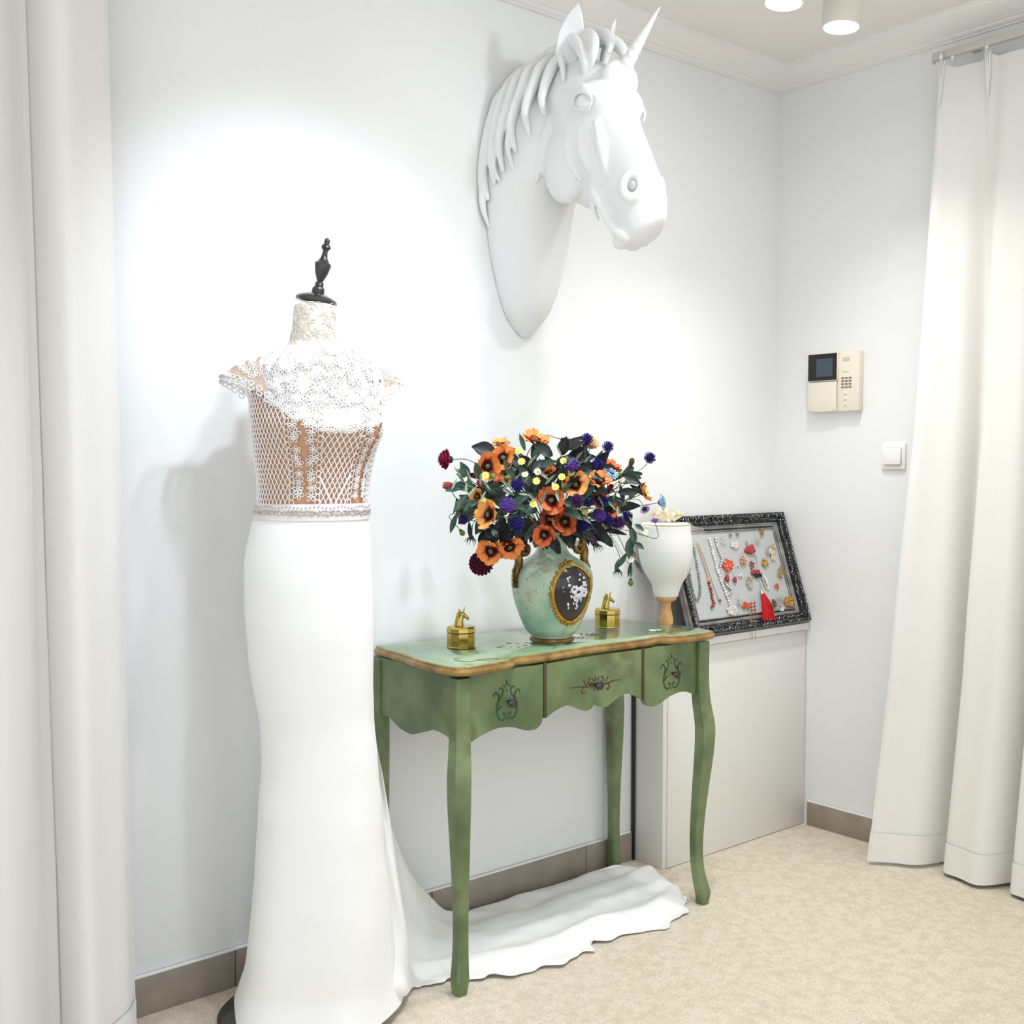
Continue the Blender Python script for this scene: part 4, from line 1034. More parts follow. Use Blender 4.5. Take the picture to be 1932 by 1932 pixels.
for a in ((1107, 829, 21, (.1, .5, .8), navy, 'navy globe flower at the top in front of the peach carnation'), (1147, 843, 19, (.2, .4, .85), navy, 'navy globe flower on a thin stem at the upper right'),
          (1226, 864, 21, (.3, .5, .7), navy, 'navy globe flower reaching furthest up at the right'), (1080, 877, 22, (.1, .3, .9), vio, 'violet globe flower above the apricot poppy'),
          (1126, 878, 22, (.2, .3, .9), navy, 'navy globe flower touching the pale blue flowers'), (976, 915, 22, (-.1, .1, 1), navy, 'navy globe flower left of centre'),
          (957, 953, 24, (-.1, .2, .95), vio, 'violet globe flower above the left apricot poppy'), (975, 988, 24, (-.1, 0, 1), navy, 'navy globe flower above the left vase handle'),
          (874, 980, 16, (-.9, .1, .3), navy, 'small navy globe flower at the lower left edge'), (1137, 946, 20, (.2, .1, .95), navy, 'navy globe flower below the wine red bud'),
          (1110, 943, 20, (.1, .1, .95), navy, 'navy globe flower right of the apricot poppy'), (1131, 972, 22, (.1, 0, 1), vio, 'violet globe flower at the lower right middle'),
          (1147, 982, 20, (.2, -.1, .95), navy, 'navy globe flower below the violet one at lower right'), (1167, 986, 24, (.2, -.1, .9), plum, 'plum globe flower low at the right'),
          (1184, 974, 18, (.4, .1, .85), navy, 'navy globe flower beside the plum one at lower right'), (1103, 990, 22, (.1, -.2, .95), navy, 'navy globe flower just above the right vase handle'),
          (1088, 942, 18, (0, .1, 1), plum, 'plum globe flower under the apricot poppy')):
    simple('globe_flower', 'flower', 'ball', floret_ball, a[0], a[1], a[2]*1.15, a[3], a[4], a[5], BL, -.03)
for a in ((1246, 948, 34, (.9, .15, .35), pale, 'pale blue scabious facing right at the far right end'), (1148, 897, 36, (.1, .75, .6), pale, 'pale blue scabious at the upper right'), (1130, 868, 28, (0, .8, .5), pale, 'pale blue scabious behind the navy globe flower', )):
    simple('scabious', 'flower', 'dome', floret_dome, *a[:5], a[5], G, back=.0 if a[0] == 1130 else -.05)
for a in ((1121, 1014, 24, (0, .1, 1), purp, 'purple open flower beside the right vase handle'), (1236, 984, 20, (-.1, .8, .3), purp, 'purple flower in front of the white head form'), (1216, 960, 20, (.3, -.5, .8), plum, 'plum flower under the right end apricot poppy')):
    simple('violet', 'flower', 'dome', floret_dome, *a[:5], a[5], G, nm='petals')
for (x, y, l) in ((984, 871, 'right of the upper left poppy pair'), (978, 851, 'highest of all at the upper middle'), (916, 897, 'under the upper left poppy pair'), (912, 946, 'above the left apricot poppy'), (1006, 951, 'left of the central poppy'), (1012, 908, 'below the two white blossoms'), (1048, 919, 'just above the central poppy'), (1078, 892, 'just above the apricot poppy right of centre'), (1060, 900, 'at the upper left of the apricot poppy'), (1063, 870, 'left of the violet globe flower'), (1104, 966, 'between the navy flowers right of centre'), (1132, 960, 'left of the small orange poppy at lower right'), (1140, 993, 'lowest of all at the lower right'), (1118, 905, 'beside the bright orange cupped poppy')):
    simple('small_daisy', 'flower', 'daisy', daisy, x, y, 15, (.1*sin(x), .35, .9), yel, 'tiny yellow daisy ' + l, 'tiny yellow daisies', -.015, cal=None, thk=.0007, nm='petals')
for (x, y, l) in ((990, 894, 'tiny white blossom near the upper middle'), (1014, 890, 'tiny white blossom left of the small burnt orange bud'), (1101, 981, 'cream blossom above the right vase handle'), (1166, 1003, 'cream blossom at the right above the trailing vine'), (1086, 1024, 'cream blossom in front of the right vase handle'), (1218, 1004, 'tiny white daisy in front of the head form'), (1191, 1056, 'yellowish blossom on the trailing vine'), (875, 903, 'tiny pale blossom at the left edge'), (1173, 905, 'cream blossom near the right dark leaves')):
    simple('small_blossom', 'flower', 'daisy', daisy, x, y, 14, (.1, .2, .95), crm, l + ' of the bouquet' if 'bouquet' not in l else l, 'tiny pale blossoms', -.01, cal=None, thk=.0007, nm='petals')
for a in ((929, 894, 17, (.1, -.6, .7), 'green pod hanging below the upper left poppies'), (873, 892, 15, (-.6, .5, .5), 'green pod at the left edge below the dahlia'), (962, 903, 16, (-.7, .2, .6), 'green pod left of centre'), (867, 950, 18, (.3, -.6, .6), 'large green pod at the left edge'),
          (869, 1001, 16, (.5, -.7, .4), 'green pod hanging at the lower left'), (990, 1007, 17, (-.8, -.1, .6), 'green pod above the left vase handle'), (1190, 938, 20, (.2, .5, .8), 'large green pod at the right of the bouquet'), (1105, 930, 18, (.2, .3, .9), 'green pod beside the apricot poppy'), (1164, 898, 16, (.6, .4, .5), 'green pod behind the pale blue scabious'), (1190, 1094, 18, (0, -.95, .3), 'green pod at the tip of the trailing vine')):
    simple('green_pod', 'seed pod', 'podb', pod_bud, *a[:4], gbud, a[4], 'green pods in the bouquet', nm='pod', cal=calm)
# foliage: sprigs, each with its own stem and leaves
def sprig(label, path, leaves, m, group='leafy sprigs in the vase', back=0, sm_=dstem_m):
    pts = [bq(x, y, back + (b if b else 0)) for x, y, b in path]
    t = thing('leaf_sprig', label, 'foliage', pts[0], None, group)
    e = MOUTH + V(0, 0, -.03); P = [e - V(0, 0, .03), e.lerp(pts[0], .15) + V(0, 0, .035)] + pts
    MB().tube(crom(P, 5), .0013, 5).build('stem', sm_, t)
    for (x, y, b, dx, dy, dz, ln, wd, cu) in leaves:
        p = bq(x, y, back + b); d = facing(dx, dy, dz); nrm_ = (-FW + UP*.5).normalized(); nrm_ = (nrm_ - d*nrm_.dot(d)).normalized(); xx = d.cross(nrm_)
        M3 = Matrix((xx, d, nrm_)).transposed(); L = ln/700
        link('leaf', shared('leaf_%d_%d' % (wd*100, cu*100), leaf_mesh(wd, cu), m), t, Matrix.Translation(p - pts[0]) @ M3.to_4x4() @ Matrix.Diagonal((L, L, L, 1)))
sprig('broad blackish leaf arching at the upper left of the bouquet', [(960, 890, .02), (935, 858, .02)], [(937, 862, 0, -.9, .35, .1, 48, .32, .5), (932, 870, 0, -.8, -.2, .4, 40, .10, .4), (945, 880, 0, -.6, .3, .5, 36, .2, .2)], lf_dk, back=.02)
sprig('blackish leaves at the top centre of the bouquet', [(1040, 890, .02), (1060, 860, .02)], [(1040, 862, 0, -.7, .5, .2, 40, .3, .3), (1055, 855, 0, .8, .55, .1, 52, .17, .2), (1060, 858, 0, .2, .8, .3, 36, .3, .4), (1030, 872, 0, -.6, -.5, .5, 40, .3, .2), (1075, 850, 0, .85, .5, .1, 36, .16, .2)], lf_dk)
sprig('curling blackish ribbon leaf at the upper right of the bouquet', [(1100, 900, .02), (1107, 880, .0)], [(1108, 885, 0, -.1, 1, .1, 44, .12, .5), (1106, 895, 0, .4, -.7, .5, 42, .14, .3), (1092, 870, 0, -.9, .2, .3, 34, .14, .4)], lf_dk)
sprig('blackish leaves reaching to the right of the bouquet', [(1150, 930, .02), (1180, 905, .0)], [(1172, 898, 0, .85, -.4, .2, 42, .24, .2), (1188, 915, 0, .8, -.6, .2, 46, .12, .2), (1195, 935, 0, .5, .6, .3, 34, .16, .3), (1165, 930, 0, .85, .0, .4, 46, .18, .2), (1170, 915, 0, .15, -.95, .2, 40, .12, .2)], lf_dk)
sprig('blackish leaves filling the middle of the bouquet', [(1010, 960, .03), (1000, 940, .03)], [(1010, 965, 0, -.8, .2, .5, 50, .28, .2), (1000, 985, 0, -.5, -.6, .5, 50, .3, .2), (1020, 990, 0, .3, -.8, .5, 50, .3, .2), (985, 955, 0, -.9, -.2, .4, 46, .26, .2), (1025, 930, 0, .2, .9, .4, 46, .26, .2), (1000, 925, 0, -.4, .8, .4, 46, .26, .2), (965, 1000, 0, -.4, -.7, .5, 46, .26, .2)], lf_dk, back=.03)
sprig('blackish leaves low at the right of the bouquet', [(1100, 970, .03), (1130, 990, .02)], [(1110, 985, 0, .7, -.5, .4, 46, .2, .2), (1140, 1000, 0, .9, -.2, .3, 46, .12, .2), (1150, 1012, 0, -.9, -.1, .3, 44, .12, .2), (1120, 970, 0, .8, .2, .5, 46, .26, .2), (1090, 965, 0, .1, -.9, .4, 46, .28, .2), (1165, 960, 0, .9, .1, .3, 46, .22, .2), (1180, 965, 0, .2, -.9, .3, 40, .2, .2)], lf_dk, back=.03)
sprig('dark leaves at the lower left of the bouquet', [(930, 985, .02), (900, 965, .02)], [(905, 957, 0, -.9, -.2, .3, 44, .14, .2), (900, 975, 0, -.9, .1, .3, 40, .12, .2), (925, 990, 0, .2, -.8, .5, 46, .3, .2), (915, 1000, 0, -.1, -.9, .3, 40, .26, .2), (945, 985, 0, .3, -.8, .5, 44, .28, .2), (885, 985, 0, .1, -1, .2, 34, .12, .3)], lf_dk, back=.05)
sprig('deep green leaves at the left edge of the bouquet', [(900, 930, .01), (870, 910, .0)], [(890, 915, 0, -.7, .5, .3, 34, .2, .2), (875, 920, 0, -.9, -.2, .3, 34, .18, .2), (880, 935, 0, -.5, -.7, .3, 40, .16, .2), (862, 940, 0, .1, -.9, .3, 40, .12, .3), (862, 970, 0, -.3, -.9, .2, 36, .14, .3), (885, 905, 0, -.4, .8, .3, 36, .22, .2), (905, 905, 0, -.2, .8, .4, 34, .22, .2), (900, 945, 0, -.6, -.5, .4, 34, .2, .2)], lf_gr)
sprig('deep green leaves at the top of the bouquet', [(1000, 890, .02), (985, 865, .0)], [(985, 860, 0, -.8, .4, .3, 34, .14, .2), (990, 850, 0, -.3, .9, .2, 32, .14, .2), (1005, 868, 0, .5, .7, .3, 34, .2, .2), (1020, 880, 0, .8, .2, .4, 34, .22, .2), (975, 885, 0, -.8, -.2, .4, 34, .2, .2), (1070, 895, 0, .6, .6, .4, 34, .2, .2), (1095, 890, 0, .8, -.3, .4, 44, .2, .2), (1110, 910, 0, .7, -.5, .4, 44, .2, .2)], lf_gr)
sprig('grey green needle leaves around the central poppies', [(1010, 930, -.01), (1020, 950, -.02)], [(1015, 950, -.01, -.6, .5, .6, 34, .08, .1), (1020, 955, -.01, .3, .8, .5, 34, .08, .1), (1002, 935, -.01, -.8, .1, .6, 30, .08, .1), (1028, 915, -.01, .6, .6, .5, 30, .1, .1), (1035, 905, -.01, -.7, .5, .5, 30, .1, .1), (1095, 955, -.01, .6, .5, .6, 30, .08, .3), (1098, 962, -.01, .8, .1, .5, 30, .08, .3), (1092, 975, -.01, .7, -.4, .5, 30, .1, .3), (1060, 862, -.01, -.4, .8, .3, 26, .08, .1), (995, 880, -.01, .5, .6, .5, 30, .1, .1), (970, 935, -.01, -.7, .4, .5, 30, .1, .1), (1048, 925, -.01, .2, -.8, .5, 26, .1, .1)], lf_pl)
sprig('trailing vine with dark leaves hanging at the right over the table', [(1160, 985, 0), (1185, 990, 0), (1196, 1015, -.01), (1192, 1050, -.01), (1190, 1088, -.01)], [(1190, 995, 0, .2, -.9, .3, 36, .2, .2), (1192, 1010, 0, -.2, -.95, .2, 46, .14, .2), (1196, 1025, 0, .6, -.4, .4, 26, .26, .2), (1182, 1045, 0, -.5, -.8, .2, 34, .16, .2), (1195, 1055, 0, .5, -.85, .2, 34, .12, .2), (1190, 1062, 0, -.2, -.95, .2, 30, .12, .2), (1198, 990, 0, .5, -.4, .5, 26, .2, .2), (1186, 1018, 0, .0, -1, .2, 40, .2, .2), (1200, 1005, 0, -.3, -.9, .2, 34, .1, .2), (1168, 1055, 0, -.3, -.9, .2, 28, .16, .3)], lf_gr)
rnd = random.Random(21)
for q, lab in enumerate(('inner dark green leaves deep in the left half of the bouquet', 'inner dark green leaves deep in the right half of the bouquet', 'inner dark leaves low over the vase mouth', 'inner dark leaves high behind the central flowers')):
    cx_, cy_ = ((960, 935), (1115, 930), (1040, 990), (1040, 890))[q]; lv = []
    for k in range(44):
        x = cx_ + rnd.uniform(-85, 85)*(.8 if q < 2 else 1.1); y = cy_ + rnd.uniform(-38, 42)*(1 if q < 2 else .6); a = math.atan2(-(y - 940), x - 1040) + rnd.uniform(-.9, .9)
        lv.append((x, y, rnd.uniform(.0, .10), cos(a)*.9, sin(a)*.9, rnd.uniform(-.1, .5), rnd.uniform(32, 50), rnd.choice((.14, .2, .26)), .2))
    sprig(lab, [(cx_, cy_ + 15, .05), (cx_, cy_, .05)], lv, (lf_gr, lf_gr, lf_dk, lf_dk)[q])
sprig('grey green feathery leaves at the left of the bouquet', [(930, 930, -.02), (900, 915, -.02)], [(925 - 9*k, 925 - 4*k + 6*(k % 2), -.02, -.5 + .25*(k % 3), .7 - 1.3*(k % 2), .3, 24, .08, .1) for k in range(8)] + [(950 + 8*k, 925 - 6*(k % 3), -.02, .5*(-1)**k, .6, .5, 26, .1, .1) for k in range(5)], lf_pl)
sprig('grey green feathery leaves at the right of the bouquet', [(1120, 920, -.02), (1160, 950, -.02)], [(1120 + 9*k, 925 + 5*k + 6*(k % 2), -.02, .5 - .25*(k % 3), .7 - 1.3*(k % 2), .4, 26, .08, .1) for k in range(8)] + [(1070 + 8*k, 880 - 6*(k % 3), -.02, .5*(-1)**k, .6, .5, 24, .1, .1) for k in range(5)], lf_pl)
def spider(px, py, label, n=9):
    t, h, f = flower_base('spiky_thistle', label, 'thistle', px, py, (.2*sin(px), -.8, .5), 'spiky dark flowers in the vase')
    mb = MB(); M = basis(f)
    for k in range(n):
        a = 2*pi*k/n; d = V(cos(a), sin(a), 0); mb.tube([h + M @ (d*.003), h + M @ (d*.012 + V(0, 0, .008)), h + M @ (d*(.014 + .004*sin(k*2)) + V(0, 0, .020))], [.0016, .0012, .0004], 4)
    mb.ell(h, (.006, .006, .006), 8, 6); mb.build('spikes', lf_dk, t); stem_to(t, h, f, .001, dstem_m)
spider(890, 1014, 'spiky dark thistle hanging at the lower left'); spider(1166, 1076, 'spiky dark thistle on the trailing vine at the right'); spider(1192, 1040, 'spiky brown thistle inside the trailing vine'); spider(1126, 1028, 'spiky dark thistle below the purple flower')
# ---------------------------------------------------------------- brass unicorn trinket boxes
brass = mat('polished_brass', (198, 172, 96), .10, metal=1.0, var=(182, 152, 74), vscale=14)
def trinket(px, py, rotz, label):
    p = atz(px, py, TZ); p = V(p.x, p.y, TZ + .0006)
    t = thing('trinket_box', label, 'trinket box', p, Matrix.Rotation(rotz, 3, 'Z'), 'brass unicorn trinket boxes')
    n = 10; MB_ = lambda prof, m_=1: MB().lathe(prof, n)
    def loc(mb, nm, par, ang=20):
        me = mb.mesh(nm, ang); me.materials.append(brass); return link(nm, me, par)
    loc(MB().lathe([(.034, 0), (.0395, .0012), (.0395, .0040), (.0380, .0055), (.0380, .040), (.036, .0412)], n), 'body', t)
    lid = loc(MB().lathe([(.0385, .0418), (.0396, .0432), (.0390, .0450), (.0388, .0530), (.0350, .0575), (.015, .0588)], n), 'lid', t)
    h = MB()
    # horse bust facing local +x
    def Q(x, y, z): return V(x*.84, y*.84, z*.80 + .057)
    neck = [(-.008, .016, .000, .014), (-.007, .014, .010, .011), (-.005, .012, .020, .009), (-.001, .010, .030, .0075), (.003, .008, .036, .007)]
    h.loft([[Q(cx_ + rx*cos(2*pi*k/16), ry*sin(2*pi*k/16), z) for k in range(16)] for cx_, rx, z, ry in neck])
    head = [(-.003, .040, .0065), (.004, .0395, .0075), (.010, .036, .0070), (.016, .031, .0055), (.021, .0265, .0050), (.0245, .0235, .0045)]
    h.loft([[Q(x + r_*.55*sin(2*pi*k/14)*.75, r_*.85*cos(2*pi*k/14), z + r_*1.05*sin(2*pi*k/14)) for k in range(14)] for x, z, r_ in head])
    for s_ in (-1, 1):
        h.tube([Q(-.002, s_*.005, .044), Q(-.004, s_*.0075, .050), Q(-.005, s_*.008, .056)], [.0028, .003, .0006], 7)
        h.ell(Q(.009, s_*.0062, .0385), (.0022, .0015, .0018), 8, 6); h.ell(Q(.022, s_*.0035, .0262), (.0016, .0013, .0016), 8, 6)
    for k in range(6): h.ell(Q(-.0085 - .0016*k, 0, .042 - k*.007), (.0048, .0030, .0046), 8, 6)
    bust = loc(h, 'unicorn_bust', lid, 50)
    hn = MB(); rr = []
    for i in range(30):
        q = i/29; c_ = Q(.006, 0, .043).lerp(Q(.013, 0, .066), q)
        rr.append([c_ + V((.0032*(1-q)+.0003)*(1+.12*sin(k*2*pi/10 + q*30))*cos(2*pi*k/10), (.0032*(1-q)+.0003)*(1+.12*sin(k*2*pi/10+q*30))*sin(2*pi*k/10), 0) for k in range(10)])
    loc(hn.loft(rr), 'horn', lid, 0)
trinket(870, 1222, R(-28), 'brass unicorn lidded box at the left of the table near the dress')
trinket(1146, 1184, R(-28), 'brass unicorn lidded box at the right of the vase')

# ---------------------------------------------------------------- head form with cream headpiece on the cabinet
HP = V(-.698, -.102, .7285)
hf_m = mat('head_form_white_cloth', (240, 239, 234), .75, bump=.05, bscale=500); wood = mat('pale_beech_wood', (212, 160, 104), .45, var=(226, 180, 126), vscale=10, stretch=(12, 12, 1.2))
hf = thing('head_form', 'white cloth hat block on a turned wooden post, standing on the cabinet', 'hat stand', HP)
MB().lathe([(.042, 0), (.045, .004), (.043, .010), (.030, .014), (.02, .018)], 32, HP).build('base', wood, hf)
MB().lathe([(.016, .016), (.0185, .03), (.023, .055), (.0235, .07), (.018, .095), (.0155, .105), (.0165, .112), (.015, .116), (.017, .126)], 24, HP).build('post', wood, hf)
MB().lathe([(.017, .124), (.031, .130), (.034, .135), (.034, .141), (.02, .143)], 32, HP).build('collar', wood, hf)
hp = [(.142, .038, 0), (.152, .0405, 0), (.180, .048, .002), (.212, .066, .002), (.245, .079, 0), (.285, .0860, -.002), (.318, .0860, -.003), (.350, .082, -.004), (.374, .079, -.004), (.378, .070, -.004)]
rings = []
for i in range(40):
    z = .142 + .236*i/39; h = sinterp([(a, b) for a, b, c in hp], z); o_ = sinterp([(a, c) for a, b, c in hp], z)
    rings.append([HP + RT*(o_ + h*cos(2*pi*k/40)*(1.0 if cos(2*pi*k/40) > 0 else 1.02)) + BK*(h*.86*sin(2*pi*k/40)) + V(0, 0, z) for k in range(40)])
MB().loft(rings).build('head_block', hf_m, hf, ang=50)
MB().loft([[HP + RT*(-.004 + .0803*cos(2*pi*k/40)) + BK*(.0695*sin(2*pi*k/40)) + V(0, 0, z) for k in range(40)] for z in (.368, .374)], caps=False).build('rim_band', mat('tape_beige', (214, 198, 168), .7), hf)
hat = thing('headpiece', 'cream silk petal headpiece with net veil on the white hat block', 'headpiece', HP + V(0, 0, .379))
silk = mat('cream_silk', (240, 228, 198), .6, sheen=.3)
rnd = random.Random(8)
for k in range(11):
    a = rnd.uniform(0, 6.28); r_ = rnd.uniform(.005, .045); c_ = HP + RT*(r_*cos(a)) + BK*(r_*.8*sin(a)) + V(0, 0, .3800); d = (V(cos(a)*.6, sin(a)*.4, rnd.uniform(.35, .9))).normalized(); xx = d.cross(V(.3, .2, 1)).normalized(); nn = xx.cross(d); L = rnd.uniform(.030, .044)
    if k == 0: L = .05
    def g(u, v): 
        x = (u - .5)*2; return c_ + xx*(x*L*.62*sin(pi*(.15 + .7*v))) + d*(L*v) + nn*(.012*sin(3*x + k)*v + .010*x*x)
    MB().grid(g, 8, 7).build('petal', silk, hat, ang=0)
veil = MB()
def veilp(u, v): return HP + RT*(.050 + .075*u) + BK*(-.030 + .02*sin(3*u)) + V(0, 0, .382 - .012*u - (.085*v)*(.6 + .4*u) - .02*u*u + .004*sin(9*u))
for fam in (-1, 1):
    for k in range(-9, 13):
        run = []
        for i in range(15):
            v = i/14; u = k/9 + fam*v*.9
            if 0 <= u <= 1: run.append(veilp(u, v))
        if len(run) > 2: veil.tube(run, .0006, 4)
tag(veil.build('veil_net', mat('veil_thread', (226, 222, 212), .7), hat, ang=0), kind='stuff')

# ---------------------------------------------------------------- jewellery board in an ornate frame, leaning on the wall
fr_d = mat('blackened_silver_carving', (46, 47, 48), .24, metal=.75, var=(84, 86, 88), vscale=40, vdet=3, vlo=.45, vhi=.7)
fr_c = mat('rubbed_silver_leaf', (84, 86, 88), .2, metal=.85, var=(150, 152, 154), vscale=60, vlo=.42, vhi=.6)
fr_s = mat('antique_silver', (172, 168, 166), .35, metal=.6, var=(132, 128, 126), vscale=18)
board_m = mat('pale_grey_felt', (192, 194, 193), .9, bump=.1, bscale=500)
FB = V(-.314, -.152, .7312); LEAN = math.atan2(.128, .388); FWD, FH = .618, .405
fu = V(1, 0, 0); fv = V(0, sin(LEAN), cos(LEAN)); fn = V(0, -cos(LEAN), sin(LEAN))
FRM = Matrix((fu, fv, fn)).transposed()
fo = FB + V(0, .004, .0)
fr = thing('jewellery_frame', 'ornate dark silver picture frame holding a felt jewellery board, leaning on the wall', 'frame', fo, FRM)
def FP(u, v, w_): return fo + fu*u + fv*v + fn*w_      # u from centre, v from bottom, w proud of the back plane
def lk(mb, nm, m, par=fr, ang=35): 
    me = mb.mesh(nm, ang); me.materials.append(m); return link(nm, me, par)
sect_o = [(.001, .016), (.003, .021), (.008, .021), (.014, .017), (.026, .009), (.034, .005), (.036, -.002)]
sect_s = [(.004, -.015), (0, -.013), (0, -.006), (.002, -.005), (.002, .001), (0, .002), (0, .009), (.002, .010), (.001, .016)]
sect_i = [(.0355, -.004), (.0355, .005), (.039, .006), (.041, .002), (.046, .001), (.048, -.002), (.051, -.003), (.053, .000), (.056, -.001), (.058, -.010)]
def mould(sect):
    res = []
    for sd in range(4):
        mb = MB(); rows_ = []
        for o_, w_ in sect:
            hw = FWD/2 - o_
            c = [(-hw, o_), (hw, o_), (hw, FH - o_), (-hw, FH - o_)]; a, b = c[sd], c[(sd+1) % 4]
            rows_.append([V(a[0], a[1], w_), V(b[0], b[1], w_)])
        o0, w0 = sect[-1]; 
        for i in range(len(rows_)-1): mb.add([rows_[i][0], rows_[i][1], rows_[i+1][1], rows_[i+1][0]], [(0, 1, 2, 3)])
        mb.add([rows_[0][0], rows_[0][1], rows_[-1][1], rows_[-1][0]], [(0, 1, 2, 3)]); res.append(mb)
    return res
sides = []
for mb in mould(sect_o): sides.append(lk(mb, 'carved_side', fr_d))
for mb in mould(sect_s): lk(mb, 'outer_edge', fr_s)
for mb in mould(sect_i): lk(mb, 'inner_moulding', fr_s)
rnd = random.Random(31)
for sd in range(4):   # carved leaves on each side
    cvb = MB(); L = FWD if sd % 2 == 0 else FH; n = int(L/.0125)
    for i in range(n):
        s_ = -L/2 + L*(i + .5)/n
        for q in range(2):
            o_ = .011 + .014*q + rnd.uniform(-.003, .003); ang_ = rnd.uniform(-.9, .9) + (.6 if i % 2 else -.6)
            lim = L/2 - o_
            if abs(s_) > lim: continue
            if sd == 0: c = V(s_, o_, .0222 - .64*(o_-.008)); a0 = 0
            elif sd == 1: c = V(FWD/2 - o_, FH/2 + s_, .0222 - .64*(o_-.008)); a0 = pi/2
            elif sd == 2: c = V(s_, FH - o_, .0222 - .64*(o_-.008)); a0 = 0
            else: c = V(-FWD/2 + o_, FH/2 + s_, .0222 - .64*(o_-.008)); a0 = pi/2
            cvb.ell(c, (.0085, .0030, .0042), 8, 6, Matrix.Rotation(a0 + ang_, 3, 'Z'))
    tag(lk(cvb, 'leaf_carving', fr_c, sides[sd]), kind='stuff')
bdm = MB(); hw, b0, b1 = FWD/2 - .0495, .0495, FH - .0495
for i in range(int(2*hw/.0045)): 
    for v in (b0, b1): bdm.ell((-hw + i*.0045, v, -.0015), (.0019, .0019, .0019), 6, 4)
for i in range(int((b1-b0)/.0045)):
    for u in (-hw, hw): bdm.ell((u, b0 + i*.0045, -.0015), (.0019, .0019, .0019), 6, 4)
tag(lk(bdm, 'bead_row', fr_d), kind='stuff')
lk(MB().box((0, FH/2, -.010), (FWD - .11, FH - .11, .006)), 'felt_board', board_m)
lk(MB().box((0, FH/2, -.0145), (FWD - .012, FH - .012, .003)), 'backing', mat('backing_card', (60, 54, 50), .8))
# jewellery
silv = mat('bright_silver', (206, 204, 200), .22, metal=.9); pearl = mat('pearl', (232, 228, 218), .2, coat=.5); goldj = mat('jewel_gold', (198, 158, 84), .25, metal=.9); rose = mat('rose_gold', (206, 156, 120), .3, metal=.7)
ruby = mat('ruby_red', (176, 22, 30), .25, coat=.4); coral = mat('coral_orange', (222, 92, 52), .35); navyj = mat('navy_stone', (38, 32, 66), .25); redt = mat('red_silk_thread', (206, 14, 22), .6); crystal = mat('smoky_crystal', (150, 150, 146), .12, metal=.6); copper = mat('copper_bead', (150, 78, 54), .3, metal=.5); palej = mat('champagne_feather', (228, 208, 176), .5)
fP0 = fo + fn*(-.004)
def J(x, y, w_=.0): 
    p = atplane(1180 + x*.1967, 920 + y*.1967, fo + fn*(-.006 + w_), fn); return p
def jw(name, label, cat, parts, group='jewellery pinned on the felt board'):
    t = None
    for nm, mb, m in parts:
        if t is None: t = thing(name, label, cat, mb.v[0], None, group)
        o = mb.build(nm, m, t, ang=30)
        if nm in ('beads', 'pearls', 'crystals', 'stones', 'petals', 'drops', 'threads'): o['kind'] = 'stuff'
def strand(pts, r_, gap=1.9, w_=.004, jit=0, seed=1):
    rnd = random.Random(seed); P = crom([J(x, y, w_) for x, y in pts], 14); mb = MB(); last = None
    for p in P:
        if last is None or (p - last).length > r_*(gap + .75):
            s_ = 1.3*r_*rnd.uniform(1 - jit, 1 + jit); mb.ell(p + fu*rnd.uniform(-jit, jit)*r_ , (s_, s_, s_), 7, 5); last = p
    return mb
def chain(pts, r_=.0007, w_=.003): return MB().tube(crom([J(x, y, w_) for x, y in pts], 8), r_, 5)
def cluster(x, y, rad, n, r_, seed, w_=.004, asp=1.0):
    rnd = random.Random(seed); mb = MB()
    for k in range(n):
        a = k*2.39996; q = rad*math.sqrt((k + .5)/n); s_ = 1.35*r_*rnd.uniform(.7, 1.2); mb.ell(J(x + q*cos(a), y + q*asp*sin(a), w_ + rnd.uniform(0, .003)), (s_, s_, s_), 7, 5)
    return mb
def hook(x, y, h=30): return MB().tube(crom([J(x, y, .002), J(x + 3, y - h*.7, .005), J(x - 4, y - h, .006), J(x - 10, y - h*.6, .003)], 5), .0005, 4)
def leafy(x, y, pts, ln, wd, m=None):
    mb = MB()
    for a in pts:
        d = (fu*cos(a) + fv*sin(a)); n_ = fn; s_ = d.cross(n_)
        c_ = J(x, y, .004)
        mb.grid(lambda u, v: c_ + d*(ln*v) + s_*((u-.5)*2*wd*sin(pi*min(.98, .05 + .95*v))) + n_*(.003*v*(1-v)*4), 3, 6)
    return mb
jw('necklace', 'crystal rhinestone necklace at the far left of the jewellery board', 'necklace', [('crystals', strand([(640, 495), (665, 620), (690, 760), (712, 900), (716, 1010), (690, 1085), (655, 1010), (630, 900), (612, 770)], .0030, 1.8, jit=.3, seed=4), crystal), ('chain', chain([(640, 495), (665, 620), (690, 760), (712, 900), (716, 1010), (690, 1085), (655, 1010), (630, 900), (612, 770)]), silv)])
jw('necklace', 'gold chain necklace with copper drops on the jewellery board', 'necklace', [('chain', chain([(680, 530), (740, 700), (790, 860), (815, 960)], .0013), goldj), ('second_chain', chain([(700, 530), (770, 720), (830, 900), (890, 1060), (905, 1085)], .0011), goldj), ('beads', MB().add(*(lambda m_: (m_.v, m_.f))(strand([(800, 910), (825, 1000), (835, 1060), (848, 1110), (828, 1150)], .0036, 1.8, jit=.35, seed=2))), copper), ('pendant', cluster(910, 1084, 10, 5, .0024, 3), copper)])
jw('necklace', 'thick pearl necklace hanging left of centre on the jewellery board', 'necklace', [('pearls', strand([(805, 495), (840, 620), (870, 740), (905, 860), (950, 980), (990, 1080), (1010, 1180), (1020, 1225)], .0040, 1.5, jit=.25, seed=5), pearl), ('crystals', strand([(865, 490), (885, 580), (925, 690), (900, 800), (935, 880), (985, 950), (1025, 985), (975, 1030)], .0036, 1.5, jit=.3, seed=6), silv)])
